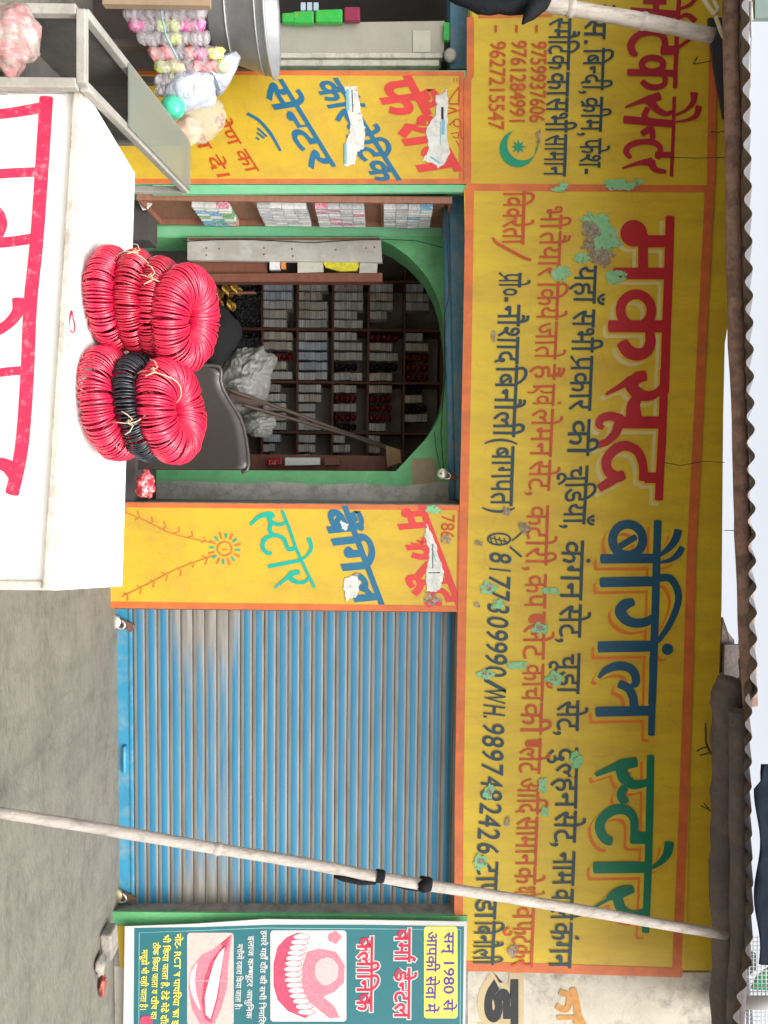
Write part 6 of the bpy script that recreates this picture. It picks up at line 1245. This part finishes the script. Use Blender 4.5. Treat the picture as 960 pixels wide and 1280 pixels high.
# cloth bag, rods and things in the arch
CL = mat('cloth_offwhite', (.30, .30, .27), .35, .12, 8, 0.8, 20, col2=(.15, .15, .135), amt=.6, c2scale=6)
def drape(c, sx, sz, rot, Y0, sd, amp=.07, n=46):
    b = MB(); vs = []; o = Vector((sd * 3.1, sd * 1.7, 0))
    for i in range(n + 1):
        for j in range(n + 1):
            u, v = i / n * 2 - 1, j / n * 2 - 1
            rr = max(abs(u), abs(v)); a = math.atan2(v, u); k = 1 + .28 * noise.noise(Vector((math.cos(a) * 1.7, math.sin(a) * 1.7, sd)))
            q = Vector((u, v, 0)); l_ = q.length or 1; q = q * (rr / l_) * k
            x, z = q.x * sx, q.y * sz
            f1 = noise.noise(Vector((u * 1.6 + v * .8, v * .9, 0)) + o); f2 = abs(noise.noise(Vector((u * 4.2 + v * 2.0, v * 1.6, 2)) + o)); f3 = abs(noise.noise(Vector((u * 7 - v * 3, v * 5, 5)) + o))
            bulge = (1 - min(1, rr) ** 2)
            p = Vector((x, -amp * (1.8 * bulge + f1 * .8) + amp * .9 * f2 + amp * .4 * f3, z))
            vs.append(c + Matrix.Rotation(rot, 3, 'Y') @ p)
    b.add(vs, [(i * (n + 1) + j, (i + 1) * (n + 1) + j, (i + 1) * (n + 1) + j + 1, i * (n + 1) + j + 1) for i in range(n) for j in range(n)], True); return b
b = drape(P(306, 478, 1.0), .34, .21, R(28), 1.0, 3, .085); o = b.build('cloth_bag', CL, label='crumpled off white cloth bag behind the dark chair', cat='bag', fixn=False); o.modifiers.new('thick', 'SOLIDIFY').thickness = .006
b = drape(P(324, 530, .9), .12, .13, R(10), .9, 8, .05, 30); o = b.build('cloth_bag', CL, label='smaller pale cloth bundle right of the crumpled bag', cat='bag', fixn=False); o.modifiers.new('thick', 'SOLIDIFY').thickness = .006
b = MB(); b.lump(P(270, 420, .8), (.24, .15, .17), 2, .5, 1.4, 28, crease=.2); b.build('dark_bundle', mat('bundle_black', (.008, .008, .009), .9, .3, 10), label='black cloth bundle behind the taller bangle heap', cat='bundle')
RW = mat('rod_brown', (.10, .065, .05), .6, .2, 12)
wire([P(283, 486, .8), P(360, 514, .95), P(430, 540, 1.1), P(512, 568, 1.3)], .017, RW, 'upper of two brown wooden rods leaning across the arch', 'rod', sd=11, amp=.006)
wire([P(303, 506, .8), P(360, 522, .95), P(440, 545, 1.1), P(515, 574, 1.3)], .015, RW, 'lower of two brown wooden rods leaning across the arch', 'rod', sd=12, amp=.006)
b = MB(); px_slab(b, [(288, 488), (328, 500), (330, 506), (284, 504)], .85, .02); b.build('rod_plate', RW, label='dark flat bracket where the two rods start', cat='bracket')
b = MB(); px_slab(b, [(482, 557), (500, 562), (502, 578), (484, 584)], 1.0, .08); b.build('small_box', mat('box_tan', (.28, .17, .08), .7, .3, 30), label='small tan carton at the right springing of the arch', cat='box')
b = MB(); px_slab(b, [(140, 566), (490, 570), (490, 600), (140, 600)], 1.15, .03); b.build('plank', WOOD, label='brown plank standing at the right side inside the arch', cat='plank')
for x0_, x1_, m_, lb in ((335, 352, RP, 'dark red packet on the brown plank inside the arch'), (356, 400, SC[0], 'row of white packets on the brown plank inside the arch'), (405, 425, WOOD, 'brown block on the brown plank inside the arch')):
    b = MB(); px_slab(b, [(x0_, 572), (x1_, 572), (x1_, 581), (x0_, 582)], 1.05, .06); b.build('packet', m_, bevel=.004, label=lb, cat='packet')
b = MB(); c = P(182, 605, -.15); b.lump(c, (.09, .07, .06), 5, .4, 2.0, 40, crease=.5); b.build('plastic_packet', mat('packet_redwhite', (.55, .04, .06), .25, .2, 20, col2=(.6, .42, .42), amt=.8, c2scale=22, thr=(.5, .56)), label='red and clear plastic packet on the sill between box and pillar', cat='packet')
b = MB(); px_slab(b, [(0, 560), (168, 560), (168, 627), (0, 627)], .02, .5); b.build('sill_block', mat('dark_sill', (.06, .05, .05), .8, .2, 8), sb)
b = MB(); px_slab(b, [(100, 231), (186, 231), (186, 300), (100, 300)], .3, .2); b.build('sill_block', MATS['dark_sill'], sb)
b = MB(); b.slab([Pz(148, 236, .9), Pz(185, 236, .9), Pz(184, 252, .9), Pz(160, 252, .9)], .01, ZZ) if False else px_slab(b, [(170, 247), (194, 249), (184, 260), (178, 262)], .2, .02); b.build('paper_scrap', PAPER, label='white torn paper scrap hanging at the foot of the brown niche', cat='paper')

# ------------------------------------------------------------------ left neighbour's wares
b = MB(); px_slab(b, [(345, 29), (556, 26), (555, 66), (345, 66)], .2, .12); 
cu = empty('white_cupboard', P(345, 45, .2), 'off white tall cupboard door with a pale card at the left neighbour shop', 'cupboard'); CUP = mat('cupboard_white', (.40, .37, .31), .6, .1, 5, .1, 30)
b.build('door', CUP, cu, bevel=.004)
b = MB(); px_slab(b, [(345, 66), (553, 66), (553, 72), (345, 72)], .185, .14); px_slab(b, [(330, 75), (549, 75), (549, 82), (330, 82)], .19, .14); b.build('frame_strip', TRIMW, cu)
b = MB(); px_slab(b, [(516, 38), (538, 38), (538, 65), (516, 65)], .19, .004); b.build('card', mat('card_cream', (.52, .50, .40), .7), cu)
b = MB(); c = P(563, 69, .1); b.lathe(c, [(0, .02), (.03, .02), (.044, .005), (.046, -.01), (.03, -.02)], 20, (.2, -1, .1)); b.build('lamp_cap', GREYP, label='small round grey cap beside the white cupboard top', cat='cap')
TUBM = mat('galvanised', (.34, .35, .35), .45, .15, 8, .2, 30, metal=.35)
tc_ = Pz(345, 20, P(345, 20, -.55).z); tz = P(340, 20, -.55).z; tx = P(340, 18, -.55).x
tb = empty('steel_tub', Vector((tx, -.55, tz - .36)), 'grey galvanised tub standing at the far left with packets inside', 'tub')
b = MB(); b.lathe((tx, -.55, tz - .36), [(0, 0), (.22, 0), (.235, .02), (.33, .34), (.345, .35), (.352, .36), (.34, .366), (.325, .352), (.22, .03), (0, .02)], 40); b.build('body', TUBM, tb)
b = MB(); 
for zz, rr in ((.12, .268), (.30, .322)): b.tube([(tx + rr * math.cos(a), -.55 + rr * math.sin(a), tz - .36 + zz) for a in [2 * math.pi * i / 40 for i in range(40)]], .006, 6, closed=True)
b.build('hoop', TUBM, tb)
b = MB(); b.beam((tx - .35, -.55, tz - .39), (tx + .36, -.55, tz - .39), .5, .05); 
tbl = empty('display_bench', Vector((tx, -.55, 0)), 'dark wooden bench carrying tub and toy packets at the far left', 'bench'); BND = mat('bench_dark', (.07, .05, .045), .7, .2, 8); b.build('bench_top', BND, tbl)
for sx in (-.3, .3):
    for sy in (-.2, .2): b = MB(); b.beam((tx + sx, -.55 + sy, 0), (tx + sx, -.55 + sy, tz - .415), .04, .04, Vector((0, 1, 0))); b.build('leg', BND, tbl)
b = MB(); px_slab(b, [(40, -160), (330, -160), (330, 86), (120, 86)], -.22, .03); b.build('side_panel', BND, tbl)  # added dark panel, stands in for the dark region behind the pouches
b = MB(); px_slab(b, [(128, -60), (262, -60), (262, 7), (128, 5)], -1.1, .04); b.build('cardboard', mat('cardboard', (.30, .21, .13), .8, .15, 9, .2, 30), label='tan cardboard strip above the toy pouches at the far left edge', cat='cardboard')
def crinkle(m, sc_=16.0, st=0.9):
    n = m.node_tree.nodes; l = m.node_tree.links; t = n.new('ShaderNodeTexNoise'); t.inputs['Scale'].default_value = sc_; t.inputs['Detail'].default_value = 4; t.inputs['Distortion'].default_value = 1.2
    g = n.new('ShaderNodeNewGeometry'); l.new(g.outputs['Position'], t.inputs['Vector'])
    bp = n.new('ShaderNodeBump'); bp.inputs['Strength'].default_value = st; bp.inputs['Distance'].default_value = .02; l.new(t.outputs['Fac'], bp.inputs['Height']); l.new(bp.outputs[0], n['Principled BSDF'].inputs['Normal'])
# strips of clear pouches with toy balls
POU = bpy.data.materials.new('clear_pouch'); POU.use_nodes = True; pb = POU.node_tree.nodes['Principled BSDF']
pb.inputs['Base Color'].default_value = (.62, .57, .60, 1); pb.inputs['Roughness'].default_value = .12; pb.inputs['Alpha'].default_value = .46; pb.inputs['Specular IOR Level'].default_value = 1.0; crinkle(POU, 26, 1.0)
def ballm(n_, c_): return mat('ball_' + n_, c_, .3, .1, 20)
BC = {'pink': ballm('pink', (.75, .04, .32)), 'lime': ballm('lime', (.52, .66, .08)), 'coral': ballm('coral', (.75, .16, .12)), 'white': ballm('white', (.65, .62, .66)), 'yellow': ballm('yellow', (.66, .60, .14))}
strips = [(16, 155, 258, ['white'] * 6, 'frosty white'), (31, 163, 256, ['pink', 'white', 'lime', 'lime', 'pink', 'pink'], 'pink and lime'), (48, 172, 262, ['white', 'white', 'lime', 'white', 'white'], 'mostly white'),
          (67, 186, 274, ['coral', 'coral', 'white', 'coral', 'pink', 'yellow'], 'coral and pink'), (83, 195, 284, ['lime', 'yellow', 'white', 'coral', 'coral', 'lime'], 'lime and coral'), (100, 196, 240, ['white', 'lime', 'white'], 'pale short'), (112, 198, 222, ['white', 'white'], 'shortest white')]
for k, (y, xa_, xb2, cols, nm) in enumerate(strips):
    Yd = -.95 + .03 * k
    e = empty('pouch_strip', P(xa_, y, Yd), '%s strip of clear pouches with toy balls at the far left' % nm, 'toy packet', 'strips of toy pouches at the far left')
    b = MB(); nseg = 28; pts = [P(xa_ + (xb2 - xa_) * i / nseg, y + 1.2 * math.sin(i * 1.1 + k), Yd) for i in range(nseg + 1)]
    b.tube(pts, [(.037 + .004 * math.sin(i * 2.3 + k)) * (.5 if i in (0, nseg) else 1) for i in range(nseg + 1)], 16, jit=.16); b.build('pouch', POU, e)
    for i, cn in enumerate(cols):
        if cn == 'white': continue
        b = MB(); b.lump(P(xa_ + (xb2 - xa_) * (i + .5) / len(cols), y, Yd), (.034, .030, .030 + .012 * ((i * 7 + k) % 3)), k * 7 + i, .7, 2.2, 16); b.build('ball', BC[cn], e)
wire([P(200, 4, -1.03), P(203, 22, -1.04), P(208, 45, -1.04), P(222, 73, -1.0)], .006, mat('cord_blue', (.20, .33, .36), .5), 'blue grey cord across the toy pouch strips', 'cord', sd=14, amp=.004)
def shell(name, c, size, m, label, cat, sd, amp=.3, crease=.25, rot=None):
    b = MB(); b.lump(c, size, sd, amp, 1.5, 36, rot, crease); return b.build(name, m, label=label, cat=cat)
CB = bpy.data.materials.new('carrier_bag'); CB.use_nodes = True; pb = CB.node_tree.nodes['Principled BSDF']
pb.inputs['Base Color'].default_value = (.50, .53, .62, 1); pb.inputs['Roughness'].default_value = .3; pb.inputs['Alpha'].default_value = .9; crinkle(CB, 14, .8)
b = MB(); b.lump(P(243, 112, -.75), (.10, .10, .17), 3, .3, 1.4, 36, Matrix.Rotation(R(-28), 3, 'Y'), .3)
b.tube([P(262, 100, -.76), P(275, 90, -.74), P(288, 78, -.72), P(296, 70, -.7)], [.09, .075, .05, .028], 14, jit=.1); b.build('carrier_bag', CB, label='bluish white plastic carrier bag hanging beside the toy pouches', cat='bag')
shell('toy_ball', P(216, 134, -.8), (.062, .06, .068), mat('ball_green', (.06, .50, .30), .25, .1, 10), 'green toy ball wrapped in plastic under the carrier bag', 'ball', 5, .12, .12)
SK = bpy.data.materials.new('clear_bag'); SK.use_nodes = True; pb = SK.node_tree.nodes['Principled BSDF']
pb.inputs['Base Color'].default_value = (.70, .70, .62, 1); pb.inputs['Roughness'].default_value = .15; pb.inputs['Alpha'].default_value = .30; crinkle(SK, 18, 1.0)
e = empty('clear_bag', P(225, 155, -.7), 'clear plastic bag with a peach coloured toy hanging before the left pillar', 'bag')
b = MB(); b.lump(P(247, 152, -.66), (.13, .07, .17), 8, .25, 1.4, 30, Matrix.Rotation(R(-30), 3, 'Y'), .2); b.build('film', SK, e)
b = MB(); b.lump(P(236, 163, -.66), (.085, .05, .075), 11, .5, 1.6, 24, crease=.2); b.build('toy', mat('toy_peach', (.70, .36, .22), .4, .15, 15), e)
# green sachets and dark shelf wares in the neighbour's opening
for k, (xa_, xb2, ya, yb, m_, nm) in enumerate(((352, 368, 16, 27, 'g', 'lowest'), (366, 392, 14, 28, 'g', 'second lowest'), (394, 428, 12, 27, 'g', 'topmost'))):
    b = MB(); px_slab(b, [(xa_, ya), (xb2, ya - 1), (xb2, yb), (xa_, yb)], .12, .05); b.build('sachet_pack', mat('sachet_bright_green', (.03, .42, .06), .3, .2, 30, col2=(.6, .12, .05), amt=.8, c2scale=28, thr=(.60, .64)), bevel=.01, label='%s bright green sachet pack left of the white cupboard' % nm, cat='packet', group='green sachet packs')
b = MB(); px_slab(b, [(430, 8), (450, 8), (450, 25), (430, 25)], .12, .05); b.build('sachet_pack', mat('sachet_maroon', (.25, .02, .06), .35, .2, 30), bevel=.01, label='maroon sachet pack above the green ones at the far left', cat='packet')
b = MB()
for k in range(3): px_slab(b, [(376 + k * 8, 3), (382 + k * 8, 3), (382 + k * 8, 13), (376 + k * 8, 13)], .14, .03)
b.build('bottle_caps', mat('cap_pale_blue', (.40, .50, .58), .3), label='row of pale blue caps above the green sachets', cat='caps')
b = MB(); px_slab(b, [(555, 28), (562, 28), (562, 50), (555, 50)], .16, .03); b.build('sachet_pack', MATS['sachet_bright_green'], label='small green packet above the white cupboard', cat='packet')
